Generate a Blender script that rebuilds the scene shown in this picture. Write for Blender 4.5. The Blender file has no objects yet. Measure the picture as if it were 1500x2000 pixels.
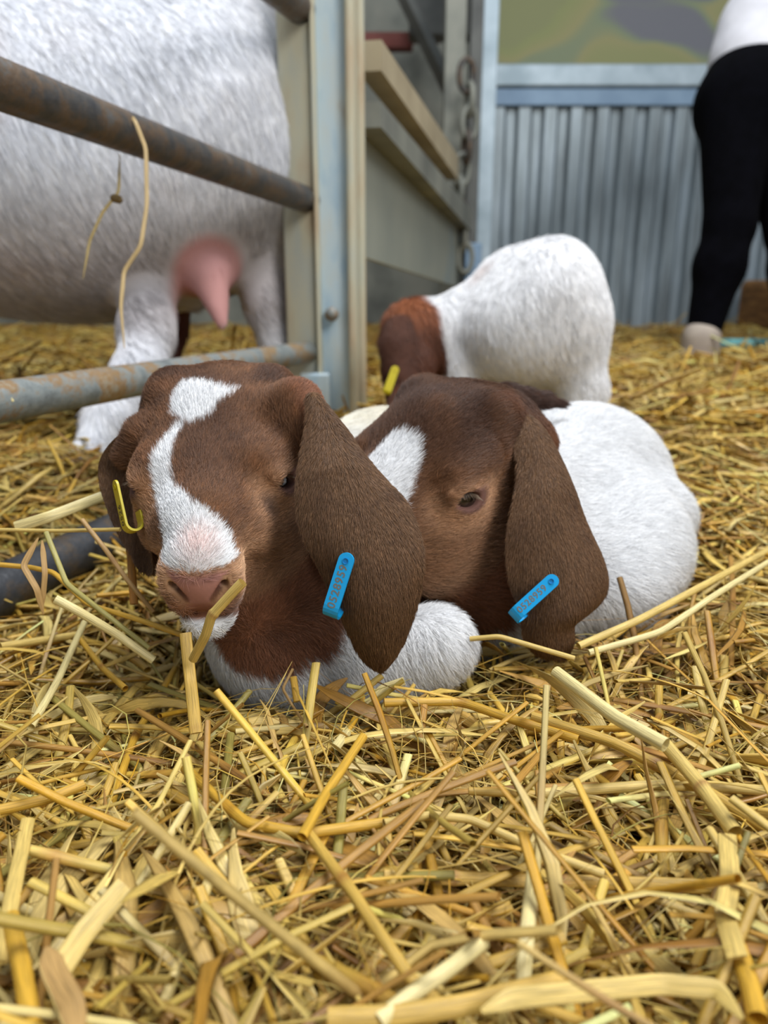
import bpy, math, random
import numpy as np
from mathutils import Vector, Matrix

sc = bpy.context.scene
col = sc.collection
# ------------------------------------------------------------------ camera
F_PX, CAM_H, PITCH = 1500.0, 0.20, math.atan(453 / 1500)
cp, sp = math.cos(PITCH), math.sin(PITCH)
FWD = np.array([0, cp, -sp]); UPV = np.array([0, sp, cp]); RGT = np.array([1.0, 0, 0]); CAM = np.array([0, 0, CAM_H])
cd = bpy.data.cameras.new('camera')
cam = bpy.data.objects.new('camera', cd); col.objects.link(cam)
cam.location = CAM; cam.rotation_euler = (math.pi / 2 - PITCH, 0, 0)
cd.sensor_fit = 'VERTICAL'; cd.sensor_height = 36.0; cd.lens = 36.0 * F_PX / 2000
cd.clip_start = 0.01; cd.clip_end = 100
cd.dof.use_dof = True; cd.dof.focus_distance = 0.330; cd.dof.aperture_fstop = 27.0 / 3.0
sc.camera = cam
# ------------------------------------------------------------------ light
sc.view_settings.view_transform = 'Standard'
try: sc.view_settings.look = 'None'
except Exception: pass
sc.view_settings.gamma = 1.0; sc.view_settings.exposure = 0.18; sc.view_settings.use_curve_mapping = False
w = bpy.data.worlds.new('world'); sc.world = w; w.use_nodes = True
bgn = w.node_tree.nodes['Background']
bgn.inputs[0].default_value = (0.80, 0.90, 1.0, 1); bgn.inputs[1].default_value = 0.40
def area(name, loc, target, size, power, color, sy=None):
    l = bpy.data.lights.new(name, 'AREA'); l.energy = power; l.color = color; l.size = size
    if sy: l.shape = 'RECTANGLE'; l.size_y = sy
    o = bpy.data.objects.new(name, l); col.objects.link(o); o.location = loc
    o.rotation_euler = (Vector(target) - Vector(loc)).to_track_quat('-Z', 'Y').to_euler()
    return o
area('roof_skylight', (0.5, 0.8, 3.0), (0.0, 0.5, 0), 1.5, 100, (0.95, 0.97, 1.0))
area('barn_doorway', (1.6, -1.2, 2.0), (0.0, 0.5, 0.1), 1.2, 52, (1.0, 0.97, 0.93))
cy = sc.cycles
cy.max_bounces = 6; cy.diffuse_bounces = 3; cy.glossy_bounces = 2; cy.transmission_bounces = 2; cy.transparent_max_bounces = 4
cy.caustics_reflective = False; cy.caustics_refractive = False
cy.use_adaptive_sampling = True; cy.adaptive_threshold = 0.02
cy.use_denoising = True
try:
    sc.cycles_curves.shape = 'RIBBONS'; sc.cycles_curves.subdivisions = 2
except Exception: pass

# ------------------------------------------------------------------ helpers
def at(px, py, d):
    return CAM + d * (FWD + (px - 750) / F_PX * RGT - (py - 1000) / F_PX * UPV)
def tag(o, label=None, cat=None, group=None, kind=None):
    if label: o['label'] = label
    if cat: o['category'] = cat
    if group: o['group'] = group
    if kind: o['kind'] = kind
    return o
def empty(name, loc=(0, 0, 0)):
    o = bpy.data.objects.new(name, None); col.objects.link(o); o.location = tuple(float(c) for c in loc)
    o.empty_display_size = 0.02
    return o
def mesh_obj(name, V, Fc, mat=None, parent=None, smooth=True, attrs=None):
    me = bpy.data.meshes.new(name)
    V = np.asarray(V, dtype=np.float64).copy()
    if parent is not None:
        V -= np.array(world_loc(parent))
        org = None
    else:
        org = V[:, :].mean(0); org[2] = V[:, 2].min(); V -= org
    if isinstance(Fc, np.ndarray):
        n, k = Fc.shape
        me.vertices.add(len(V)); me.vertices.foreach_set('co', V.astype(np.float32).ravel())
        me.loops.add(n * k); me.loops.foreach_set('vertex_index', Fc.astype(np.int32).ravel())
        me.polygons.add(n); me.polygons.foreach_set('loop_start', (np.arange(n) * k).astype(np.int32))
        me.update(calc_edges=True)
    else:
        me.from_pydata([tuple(v) for v in V], [], [tuple(int(i) for i in f) for f in Fc]); me.update()
    if smooth: me.polygons.foreach_set('use_smooth', np.ones(len(me.polygons), dtype=bool))
    if mat: me.materials.append(mat)
    if attrs:
        for k, a in attrs.items():
            a = np.asarray(a, dtype=np.float32)
            if a.ndim == 1:
                at_ = me.attributes.new(k, 'FLOAT', 'POINT'); at_.data.foreach_set('value', a)
            else:
                if a.shape[1] == 3: a = np.concatenate([a, np.ones((len(a), 1), np.float32)], 1)
                at_ = me.attributes.new(k, 'FLOAT_COLOR', 'POINT'); at_.data.foreach_set('color', a.ravel())
    o = bpy.data.objects.new(name, me); col.objects.link(o)
    if parent is not None: o.parent = parent
    else: o.location = org
    return o
def world_loc(o):
    l = np.array(o.location)
    while o.parent is not None:
        o = o.parent; l = l + np.array(o.location)
    return l

# ---- materials
def new_mat(name):
    m = bpy.data.materials.new(name); m.use_nodes = True
    return m, m.node_tree.nodes, m.node_tree.links, m.node_tree.nodes['Principled BSDF']
def ramp(nt, stops):
    r = nt.nodes.new('ShaderNodeValToRGB')
    while len(r.color_ramp.elements) > 1: r.color_ramp.elements.remove(r.color_ramp.elements[-1])
    r.color_ramp.elements[0].position = stops[0][0]; r.color_ramp.elements[0].color = (*stops[0][1], 1)
    for p, c in stops[1:]:
        e = r.color_ramp.elements.new(p); e.color = (*c, 1)
    return r
def noise_mat(name, stops, scale=8, detail=6, rough=0.6, metal=0.0, bump=0.0, bscale=None, stretch=(1, 1, 1), spec=0.5, coord='Object', rough_n=0.55):
    m, N, L, b = new_mat(name)
    tc = N.new('ShaderNodeTexCoord'); mp = N.new('ShaderNodeMapping'); mp.inputs['Scale'].default_value = stretch
    L.new(tc.outputs[coord], mp.inputs[0])
    n = N.new('ShaderNodeTexNoise'); n.inputs['Scale'].default_value = scale; n.inputs['Detail'].default_value = detail
    n.inputs['Roughness'].default_value = rough_n
    L.new(mp.outputs[0], n.inputs['Vector'])
    r = ramp(m.node_tree, stops); L.new(n.outputs[0], r.inputs[0]); L.new(r.outputs[0], b.inputs['Base Color'])
    b.inputs['Roughness'].default_value = rough; b.inputs['Metallic'].default_value = metal
    b.inputs['Specular IOR Level'].default_value = spec
    if bump:
        n2 = N.new('ShaderNodeTexNoise'); n2.inputs['Scale'].default_value = bscale or scale * 3; n2.inputs['Detail'].default_value = 5
        L.new(mp.outputs[0], n2.inputs['Vector'])
        bp = N.new('ShaderNodeBump'); bp.inputs['Strength'].default_value = bump; bp.inputs['Distance'].default_value = 0.002
        L.new(n2.outputs[0], bp.inputs['Height']); L.new(bp.outputs[0], b.inputs['Normal'])
    return m
def attr_mat(name, attr='tint', rough=0.6, spec=0.3, noise=0.0, nscale=200, bump=0.0, sheen=0.0):
    m, N, L, b = new_mat(name)
    a = N.new('ShaderNodeAttribute'); a.attribute_name = attr
    src = a.outputs['Color']
    if noise or bump:
        tc = N.new('ShaderNodeTexCoord'); n = N.new('ShaderNodeTexNoise'); n.inputs['Scale'].default_value = nscale
        n.inputs['Detail'].default_value = 4; L.new(tc.outputs['Object'], n.inputs['Vector'])
        if noise:
            mr = N.new('ShaderNodeMapRange'); mr.inputs['To Min'].default_value = 1 - noise; mr.inputs['To Max'].default_value = 1 + noise
            L.new(n.outputs[0], mr.inputs[0])
            vm = N.new('ShaderNodeVectorMath'); vm.operation = 'SCALE'; L.new(src, vm.inputs[0]); L.new(mr.outputs[0], vm.inputs['Scale'])
            src = vm.outputs[0]
        if bump:
            bp = N.new('ShaderNodeBump'); bp.inputs['Strength'].default_value = bump; bp.inputs['Distance'].default_value = 0.001
            L.new(n.outputs[0], bp.inputs['Height']); L.new(bp.outputs[0], b.inputs['Normal'])
    L.new(src, b.inputs['Base Color'])
    b.inputs['Roughness'].default_value = rough; b.inputs['Specular IOR Level'].default_value = spec
    if sheen: b.inputs['Sheen Weight'].default_value = sheen
    return m

# ---- signed distance sculpting
def rot_to(d, up=(0, 0, 1)):
    x = np.array(d, float); x /= np.linalg.norm(x); u = np.array(up, float)
    y = np.cross(u, x); y /= np.linalg.norm(y); z = np.cross(x, y)
    return np.stack([x, y, z], 1)
def euler(z=0, y=0, x=0):
    cz, sz, cy_, sy_, cx, sx = math.cos(z), math.sin(z), math.cos(y), math.sin(y), math.cos(x), math.sin(x)
    return (np.array([[cz, -sz, 0], [sz, cz, 0], [0, 0, 1]]) @ np.array([[cy_, 0, sy_], [0, 1, 0], [-sy_, 0, cy_]])
            @ np.array([[1, 0, 0], [0, cx, -sx], [0, sx, cx]]))
class Sculpt:
    """distance field on a grid; prims are added in a local frame (M, t, s) that maps local units to world metres"""
    def __init__(self, lo, hi, h):
        self.lo = np.array(lo, float); self.h = h
        self.n = np.ceil((np.array(hi) - self.lo) / h).astype(int) + 1
        self.S = np.full(self.n, 0.05, np.float32)
        self.frame(np.eye(3), np.zeros(3), 1.0)
    def frame(self, M, t, s): self.M, self.t, self.s = np.array(M, float), np.array(t, float), s
    def _box(self, c, r):
        a = np.maximum(((c - r - self.lo) / self.h).astype(int), 0); b = np.minimum(((c + r - self.lo) / self.h).astype(int) + 2, self.n)
        if (b <= a).any(): return None, None
        ax = [self.lo[i] + self.h * np.arange(a[i], b[i], dtype=np.float32) for i in range(3)]
        P = np.stack(np.meshgrid(*ax, indexing='ij'), -1).astype(np.float32)
        return (slice(a[0], b[0]), slice(a[1], b[1]), slice(a[2], b[2])), P
    def _mix(self, sl, d, k, sub):
        o = self.S[sl]
        if sub: o = -o
        m = np.minimum(o, d)
        if k > 0:
            hh = np.maximum(k - np.abs(o - d), 0) / k; m = m - hh * hh * k * 0.25
        self.S[sl] = -m if sub else m
    def ell(self, c, r, k=0.0, R=None, sub=False):
        s = self.s; cw = self.M @ (np.array(c, float) * s) + self.t; r = np.array(r, float) * s; k = k * s
        sl, P = self._box(cw, r.max() + k + 3 * self.h)
        if sl is None: return
        A = self.M if R is None else self.M @ R
        q = (P - cw.astype(np.float32)) @ A.astype(np.float32)
        k0 = np.linalg.norm(q / r.astype(np.float32), axis=-1); k1 = np.linalg.norm(q / (r * r).astype(np.float32), axis=-1) + 1e-9
        self._mix(sl, k0 * (k0 - 1) / k1, k, sub)
    def cone(self, a, b, ra, rb, k=0.0, sub=False, flat=None):
        s = self.s; a = self.M @ (np.array(a, float) * s) + self.t; b = self.M @ (np.array(b, float) * s) + self.t
        ra, rb, k = ra * s, rb * s, k * s
        c = (a + b) / 2; sl, P = self._box(c, np.abs(b - a) / 2 + max(ra, rb) + k + 3 * self.h)
        if sl is None: return
        d = (b - a); L2 = d @ d
        q = P - a.astype(np.float32); tt = np.clip(q @ d.astype(np.float32) / L2, 0, 1)
        dist = np.linalg.norm(q - tt[..., None] * d.astype(np.float32), axis=-1) - (ra + (rb - ra) * tt)
        self._mix(sl, dist, k, sub)
    def mesh(self, smooth=2):
        S = self.S; ng = S < 0; n = self.n
        cnt = np.zeros(n - 1, np.int8)
        for i in (0, 1):
            for j in (0, 1):
                for k in (0, 1): cnt += ng[i:n[0] - 1 + i, j:n[1] - 1 + j, k:n[2] - 1 + k]
        act = (cnt > 0) & (cnt < 8); I = np.argwhere(act)
        vid = np.full(n - 1, -1, np.int64); vid[act] = np.arange(len(I))
        acc = np.zeros((len(I), 3)); c_ = np.zeros(len(I))
        cor = [(i, j, k) for i in (0, 1) for j in (0, 1) for k in (0, 1)]
        for x in cor:
            for y in cor:
                if sum(abs(p - q) for p, q in zip(x, y)) == 1 and x < y:
                    a = S[I[:, 0] + x[0], I[:, 1] + x[1], I[:, 2] + x[2]]; b = S[I[:, 0] + y[0], I[:, 1] + y[1], I[:, 2] + y[2]]
                    m = (a < 0) != (b < 0); t = np.where(m, a / (a - b + 1e-20), 0)
                    p = np.array(x) + t[:, None] * (np.array(y) - np.array(x)); acc[m] += p[m]; c_[m] += 1
        V = (I + acc / c_[:, None]) * self.h + self.lo
        Q = []
        for ax in range(3):
            u, v = (ax + 1) % 3, (ax + 2) % 3
            sa = [slice(None)] * 3; sb = [slice(None)] * 3; sa[ax] = slice(0, n[ax] - 1); sb[ax] = slice(1, n[ax])
            A = ng[tuple(sa)]; B = ng[tuple(sb)]; E = np.argwhere(A != B)
            E = E[(E[:, u] > 0) & (E[:, v] > 0) & (E[:, u] < n[u] - 1) & (E[:, v] < n[v] - 1)]
            fl = A[E[:, 0], E[:, 1], E[:, 2]]
            q = []
            for du, dv in ((-1, -1), (0, -1), (0, 0), (-1, 0)):
                c = E.copy(); c[:, u] += du; c[:, v] += dv; q.append(vid[c[:, 0], c[:, 1], c[:, 2]])
            q = np.stack(q, 1); q[~fl] = q[~fl][:, ::-1]; Q.append(q)
        Q = np.concatenate(Q); Q = Q[(Q >= 0).all(1)]
        for _ in range(smooth):
            s_ = np.zeros_like(V); c2 = np.zeros(len(V))
            for a, b in ((0, 1), (1, 2), (2, 3), (3, 0)):
                np.add.at(s_, Q[:, a], V[Q[:, b]]); np.add.at(s_, Q[:, b], V[Q[:, a]]); np.add.at(c2, Q[:, a], 1); np.add.at(c2, Q[:, b], 1)
            V = 0.5 * V + 0.5 * s_ / np.maximum(c2, 1)[:, None]
        return V, Q

def normals(V, Q):
    n = np.cross(V[Q[:, 2]] - V[Q[:, 0]], V[Q[:, 3]] - V[Q[:, 1]])
    N = np.zeros_like(V)
    for i in range(4): np.add.at(N, Q[:, i], n)
    return N / (np.linalg.norm(N, axis=1, keepdims=True) + 1e-12)

def vnoise(P, scale, seed=0):
    """smooth value noise, vectorised, -1..1"""
    P = np.asarray(P) * scale + 100.0 + seed * 17.3
    i = np.floor(P).astype(np.int64); f = P - i; f = f * f * (3 - 2 * f)
    def hsh(a):
        x = (a[:, 0] * 73856093) ^ (a[:, 1] * 19349663) ^ (a[:, 2] * 83492791) ^ (seed * 2654435761)
        x = (x ^ (x >> 13)) * 1274126177; x = x ^ (x >> 16)
        return (x & 0xffff) / 32767.5 - 1
    out = 0
    for a in (0, 1):
        for b in (0, 1):
            for c in (0, 1):
                wgt = (f[:, 0] if a else 1 - f[:, 0]) * (f[:, 1] if b else 1 - f[:, 1]) * (f[:, 2] if c else 1 - f[:, 2])
                out = out + wgt * hsh(i + np.array([a, b, c]))
    return out

FUR = True
def fur(name, V, Q, parent, n, length, comb, color, mat, seed=1, width=0.00014, lift=0.35, dens=None, curl=0.15, steps=5, nrm=None, wave=0.12):
    """short coat: one curves object; roots spread over the skin, strands laid along the comb field"""
    if not FUR: return None
    rng = np.random.default_rng(seed)
    N = normals(V, Q) if nrm is None else nrm
    T = np.concatenate([Q[:, [0, 1, 2]], Q[:, [0, 2, 3]]])
    ar = np.linalg.norm(np.cross(V[T[:, 1]] - V[T[:, 0]], V[T[:, 2]] - V[T[:, 0]]), axis=1)
    if dens is not None: ar = ar * dens[T].mean(1)
    ti = rng.choice(len(T), n, p=ar / ar.sum()); b = rng.random((n, 2)); sw = b.sum(1) > 1; b[sw] = 1 - b[sw]
    B = np.stack([1 - b.sum(1), b[:, 0], b[:, 1]], 1)
    P = (V[T[ti]] * B[:, :, None]).sum(1); Nn = (N[T[ti]] * B[:, :, None]).sum(1); Nn /= np.linalg.norm(Nn, axis=1, keepdims=True) + 1e-9
    D = comb(P, Nn) + rng.normal(0, curl, (n, 3)) + wave * np.stack([vnoise(P, 90, s) for s in (1, 2, 3)], 1)
    D = D - (D * Nn).sum(1, keepdims=True) * Nn; D /= np.linalg.norm(D, axis=1, keepdims=True) + 1e-9
    Ln = length(P) if callable(length) else np.full(n, length)
    Ln = Ln * rng.uniform(0.65, 1.2, n)
    lf = lift * rng.uniform(0.6, 1.4, n)
    t = np.linspace(0, 1, steps)[None, :, None]
    C3 = P[:, None, :] + D[:, None, :] * Ln[:, None, None] * t + Nn[:, None, :] * (Ln * lf)[:, None, None] * (t - 0.45 * t * t) - 0.0004 * Nn[:, None, :] * (t == 0)
    cuv = bpy.data.hair_curves.new(name); cuv.add_curves([steps] * n)
    org = world_loc(parent)
    cuv.attributes['position'].data.foreach_set('vector', (C3.reshape(-1, 3) - org).astype(np.float32).ravel())
    rad = (np.array([1.0, 1.0, 0.85, 0.55, 0.1]) if steps == 5 else np.linspace(1, .1, steps))
    R = (width * 0.5 * rng.uniform(0.75, 1.3, n))[:, None] * rad[None, :]
    ra = cuv.attributes.get('radius') or cuv.attributes.new('radius', 'FLOAT', 'POINT')
    ra.data.foreach_set('value', R.astype(np.float32).ravel())
    cc = color(P) * np.exp(rng.normal(0, 0.26, (n, 1))); cc = np.clip(cc, 0, 1)
    ca = cuv.attributes.new('tint', 'FLOAT_COLOR', 'CURVE')
    ca.data.foreach_set('color', np.concatenate([cc, np.ones((n, 1))], 1).astype(np.float32).ravel())
    cuv.materials.append(mat)
    o = bpy.data.objects.new(name, cuv); col.objects.link(o); o.parent = parent
    return o
# ------------------------------------------------------------------ setting: floor, walls
def tube(pts, r, n=12, cap=True, flat=1.0, up=(0, 0, 1), hollow=False):
    pts = np.array(pts, float); K = len(pts); r = np.broadcast_to(np.array(r, float), (K,)); V = []; Fc = []
    tg = np.gradient(pts, axis=0); tg /= np.linalg.norm(tg, axis=1, keepdims=True); u = np.array(up, float)
    for k in range(K):
        s = np.cross(tg[k], u); 
        if np.linalg.norm(s) < 1e-3: s = np.cross(tg[k], (1, 0, 0))
        s /= np.linalg.norm(s); w = np.cross(s, tg[k])
        for i in range(n):
            a = 2 * math.pi * i / n; V.append(pts[k] + r[k] * (math.cos(a) * s + flat * math.sin(a) * w))
    for k in range(K - 1):
        for i in range(n): Fc.append((k * n + i, k * n + (i + 1) % n, (k + 1) * n + (i + 1) % n, (k + 1) * n + i))
    if cap: Fc += [tuple(range(n))[::-1], tuple(range((K - 1) * n, K * n))]
    return V, Fc
def box(lo, hi, R=None, o=(0, 0, 0)):
    V = [(x, y, z) for x in (lo[0], hi[0]) for y in (lo[1], hi[1]) for z in (lo[2], hi[2])]
    if R is not None: V = [tuple(np.array(R) @ np.array(v) + np.array(o)) for v in V]
    return V, [(0, 1, 3, 2), (4, 6, 7, 5), (0, 4, 5, 1), (2, 3, 7, 6), (0, 2, 6, 4), (1, 5, 7, 3)]
def bevel(o, wd=0.003, seg=2):
    m = o.modifiers.new('bevel', 'BEVEL'); m.width = wd; m.segments = seg; m.limit_method = 'ANGLE'; return o
def merge(items):
    V, Fc = [], []
    for v, f in items:
        o = len(V); V += [tuple(p) for p in v]; Fc += [tuple(i + o for i in q) for q in f]
    return V, Fc
def sstep(x, a, b):
    t = np.clip((x - a) / (b - a), 0, 1); return t * t * (3 - 2 * t)
def ground_z(x, y):
    x = np.asarray(x, float); y = np.asarray(y, float)
    P = np.stack([x.ravel(), y.ravel(), 0 * x.ravel()], 1)
    n = (vnoise(P, 9, 1) * 0.012 + vnoise(P, 22, 2) * 0.006).reshape(x.shape)
    g = n - 0.004
    g = g + 0.034 * np.exp(-(((x + 0.36) / 0.13) ** 2 + ((y - 0.76) / 0.09) ** 2))       # heap beyond the left rail
    ex, ey = 0.286, 0.958                                                              # along the bottom rail
    al = (x + 0.279) * ex + (y - 0.5176) * ey; sd = (x + 0.279) * ey - (y - 0.5176) * ex  # sd > 0 on the near side
    g = g - 0.036 * sstep(sd, -0.035, -0.005) * (1 - sstep(sd, 0.03, 0.10)) * sstep(al, -0.22, -0.10) * (1 - sstep(al, 0.13, 0.20))
    g = g - 0.022 * np.exp(-(((x + 0.14) / 0.05) ** 2 + ((y - 0.40) / 0.05) ** 2))       # hollow beside the muzzle
    g = g + 0.012 * sstep(0.26 - y, 0, 0.1) + 0.010 * sstep(x, 0.12, 0.25) * sstep(0.6 - y, 0, 0.3)
    lie = np.exp(-(((x + 0.0) / 0.12) ** 2 + ((y - 0.50) / 0.12) ** 2)) + 1.2 * np.exp(-(((x + 0.03) / 0.085) ** 2 + ((y - 0.37) / 0.045) ** 2)) + np.exp(-(((x - 0.14) / 0.12) ** 2 + ((y - 0.56) / 0.12) ** 2))
    return g - 0.024 * np.clip(lie, 0, 1.25)
def inpoly(P, poly):
    poly = np.array(poly, float); n = len(poly); d = np.full(len(P), 1e9); ins = np.zeros(len(P), bool)
    for i in range(n):
        a, b = poly[i], poly[(i + 1) % n]; e = b - a; w = P - a
        t = np.clip((w @ e) / (e @ e + 1e-12), 0, 1); d = np.minimum(d, np.linalg.norm(w - t[:, None] * e, axis=1))
        c = ((a[1] <= P[:, 1]) & (b[1] > P[:, 1])) | ((b[1] <= P[:, 1]) & (a[1] > P[:, 1]))
        xx = a[0] + (P[:, 1] - a[1]) / (b[1] - a[1] if abs(b[1] - a[1]) > 1e-9 else 1e-9) * e[0]
        ins ^= c & (P[:, 0] < xx)
    return np.where(ins, -d, d)
def mixc(a, b, f): return a * (1 - f[:, None]) + np.array(b) * f[:, None]
def srgb(r, g, b):
    c = np.array([r, g, b]) / 255.0
    return np.where(c <= 0.04045, c / 12.92, ((c + 0.055) / 1.055) ** 2.4)

# floor: trodden bedding, the mat of chopped straw under the loose stalks
gx = np.concatenate([np.linspace(-3.5, -0.5, 40, endpoint=False), np.linspace(-0.5, 0.6, 150, endpoint=False), np.linspace(0.6, 3.5, 40)])
gy = np.concatenate([np.linspace(-0.6, 1.0, 180, endpoint=False), np.linspace(1.0, 4.2, 60)])
X, Y = np.meshgrid(gx, gy, indexing='ij'); Z = ground_z(X, Y) - 0.045 + 0.030 * sstep(Y, .7, 1.1)
nx_, ny_ = X.shape; idx = np.arange(nx_ * ny_).reshape(nx_, ny_)
Fq = np.stack([idx[:-1, :-1], idx[1:, :-1], idx[1:, 1:], idx[:-1, 1:]], -1).reshape(-1, 4)
mf, Nf, Lf, bf = new_mat('trodden_straw')
tc = Nf.new('ShaderNodeTexCoord'); acc = None
for k, (ang, scl) in enumerate(((0.3, 1), (1.2, 1.3), (2.2, 0.9), (2.9, 1.2))):
    mp = Nf.new('ShaderNodeMapping'); vr = Nf.new('ShaderNodeVectorRotate'); vr.rotation_type = 'Z_AXIS'; vr.inputs['Angle'].default_value = ang; mp.inputs['Scale'].default_value = (30 * scl, 240 * scl, 60); mp.inputs['Location'].default_value = (k * 3, 0, 0)
    nn = Nf.new('ShaderNodeTexNoise'); nn.inputs['Scale'].default_value = 1.0; nn.inputs['Detail'].default_value = 3
    Lf.new(tc.outputs['Object'], vr.inputs['Vector']); Lf.new(vr.outputs[0], mp.inputs[0]); Lf.new(mp.outputs[0], nn.inputs['Vector'])
    if acc is None: acc = nn.outputs[0]
    else:
        mx = Nf.new('ShaderNodeMath'); mx.operation = 'MAXIMUM'; Lf.new(acc, mx.inputs[0]); Lf.new(nn.outputs[0], mx.inputs[1]); acc = mx.outputs[0]
rp = ramp(mf.node_tree, [(0.42, tuple(srgb(38, 26, 12))), (0.56, tuple(srgb(98, 70, 30))), (0.68, tuple(srgb(178, 142, 78))), (0.8, tuple(srgb(214, 186, 122)))])
Lf.new(acc, rp.inputs[0]); Lf.new(rp.outputs[0], bf.inputs['Base Color']); bf.inputs['Roughness'].default_value = 0.7
bp = Nf.new('ShaderNodeBump'); bp.inputs['Strength'].default_value = 0.9; bp.inputs['Distance'].default_value = 0.006; Lf.new(acc, bp.inputs['Height']); Lf.new(bp.outputs[0], bf.inputs['Normal'])
fl = mesh_obj('floor', np.stack([X, Y, Z], -1).reshape(-1, 3), Fq, mf); tag(fl, 'deep trodden straw bedding covering the barn floor', kind='structure')

M_galv = noise_mat('galvanised_sheet', [(0.25, tuple(srgb(104, 112, 116))), (0.5, tuple(srgb(138, 150, 156))), (0.75, tuple(srgb(164, 178, 188)))], scale=2.2, stretch=(6, 6, 1), rough=0.42, metal=0.45, bump=0.05, detail=5)
M_galvd = noise_mat('weathered_sheet', [(0.3, tuple(srgb(96, 98, 92))), (0.55, tuple(srgb(132, 134, 124))), (0.8, tuple(srgb(152, 150, 138)))], scale=5, rough=0.6, metal=0.2, bump=0.1)
M_cap = noise_mat('steel_cap', [(0.3, tuple(srgb(140, 158, 168))), (0.7, tuple(srgb(186, 202, 212)))], scale=6, rough=0.45, metal=0.3)
M_capb = noise_mat('blue_steel', [(0.3, tuple(srgb(112, 138, 164))), (0.7, tuple(srgb(140, 166, 190)))], scale=6, rough=0.5, metal=0.2)
# corrugated wall
YW = 3.85; x0, x1 = 0.44, 3.4; per = 0.118
prof = []; xx = x0
while xx < x1:
    prof += [(xx, 0.0), (xx + per * .30, 0.0), (xx + per * .42, -0.026), (xx + per * .86, -0.026)]; xx += per
V = []; Fc = []
for x_, dy in prof:
    for z_ in (-0.05, .96): V.append((x_, YW + dy, z_))
for i in range(len(prof) - 1): Fc.append((2 * i, 2 * i + 2, 2 * i + 3, 2 * i + 1))
n0 = len(V)
for x_, dy in prof:
    for z_ in (-0.05, .96): V.append((x_, YW + dy + 0.004, z_))
for i in range(len(prof) - 1): Fc.append((n0 + 2 * i, n0 + 2 * i + 1, n0 + 2 * i + 3, n0 + 2 * i + 2))
tag(mesh_obj('wall_back', V, Fc, M_galv, smooth=False), 'low wall of upright corrugated galvanised sheet at the back of the barn', kind='structure')
tag(bevel(mesh_obj('trim_1', *box((x0 - .02, YW - .055, 1.02), (x1, YW + .05, 1.11)), M_cap, smooth=False), .008), 'pale steel capping on top of the corrugated wall', kind='structure')
tag(bevel(mesh_obj('trim_2', *box((x0 - .02, YW - .042, 0.945), (x1, YW + .03, 1.017)), M_capb, smooth=False), .006), 'blue-grey steel channel under the wall capping', kind='structure')
tag(mesh_obj('wall_left', *box((-3.4, YW + .25, -.05), (0.40, YW + .32, 2.7)), M_galvd, smooth=False), 'grey-beige weathered sheet wall beyond the pens', kind='structure')
tag(mesh_obj('wall_side', *box((-3.5, -.8, -.05), (-3.42, YW + .4, 2.6)), M_galvd, smooth=False), kind='structure')
# painted hoarding above the wall
m, N, L, b = new_mat('painted_hoarding'); tcn = N.new('ShaderNodeTexCoord')
dist = N.new('ShaderNodeTexNoise'); dist.inputs['Scale'].default_value = 1.6; L.new(tcn.outputs['Object'], dist.inputs['Vector'])
va = N.new('ShaderNodeVectorMath'); va.operation = 'MULTIPLY_ADD'; va.inputs[1].default_value = (.7, .7, .7); L.new(dist.outputs['Color'], va.inputs[0]); L.new(tcn.outputs['Object'], va.inputs[2])
mpv = N.new('ShaderNodeMapping'); mpv.inputs['Scale'].default_value = (1.0, 1, 2.4); L.new(va.outputs[0], mpv.inputs[0])
vo = N.new('ShaderNodeTexVoronoi'); vo.inputs['Scale'].default_value = 1.5; vo.feature = 'SMOOTH_F1'; vo.inputs['Smoothness'].default_value = 0.7; L.new(mpv.outputs[0], vo.inputs['Vector'])
sp_ = N.new('ShaderNodeSeparateColor'); L.new(vo.outputs['Color'], sp_.inputs[0])
r1 = ramp(m.node_tree, [(0.10, tuple(srgb(116, 108, 124))), (0.30, tuple(srgb(142, 138, 118))), (0.42, tuple(srgb(158, 162, 112))), (0.62, tuple(srgb(170, 164, 118))), (0.74, tuple(srgb(146, 156, 126))), (0.86, tuple(srgb(122, 114, 144))), (0.97, tuple(srgb(212, 194, 202)))])
L.new(sp_.outputs[0], r1.inputs[0]); L.new(r1.outputs[0], b.inputs['Base Color']); b.inputs['Roughness'].default_value = 0.8
tag(mesh_obj('hoarding', *box((0.36, YW + .42, .85), (3.4, YW + .47, 2.7)), m, smooth=False), 'olive and purple painted hoarding above the corrugated wall', 'hoarding')
M_red = noise_mat('red_oxide', [(0.3, tuple(srgb(92, 36, 26))), (0.7, tuple(srgb(120, 50, 36)))], scale=5, rough=0.6)
M_dkgrey = noise_mat('dark_grey_steel', [(0.3, tuple(srgb(70, 72, 70))), (0.7, tuple(srgb(104, 106, 102)))], scale=6, rough=0.6, metal=0.2)
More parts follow.
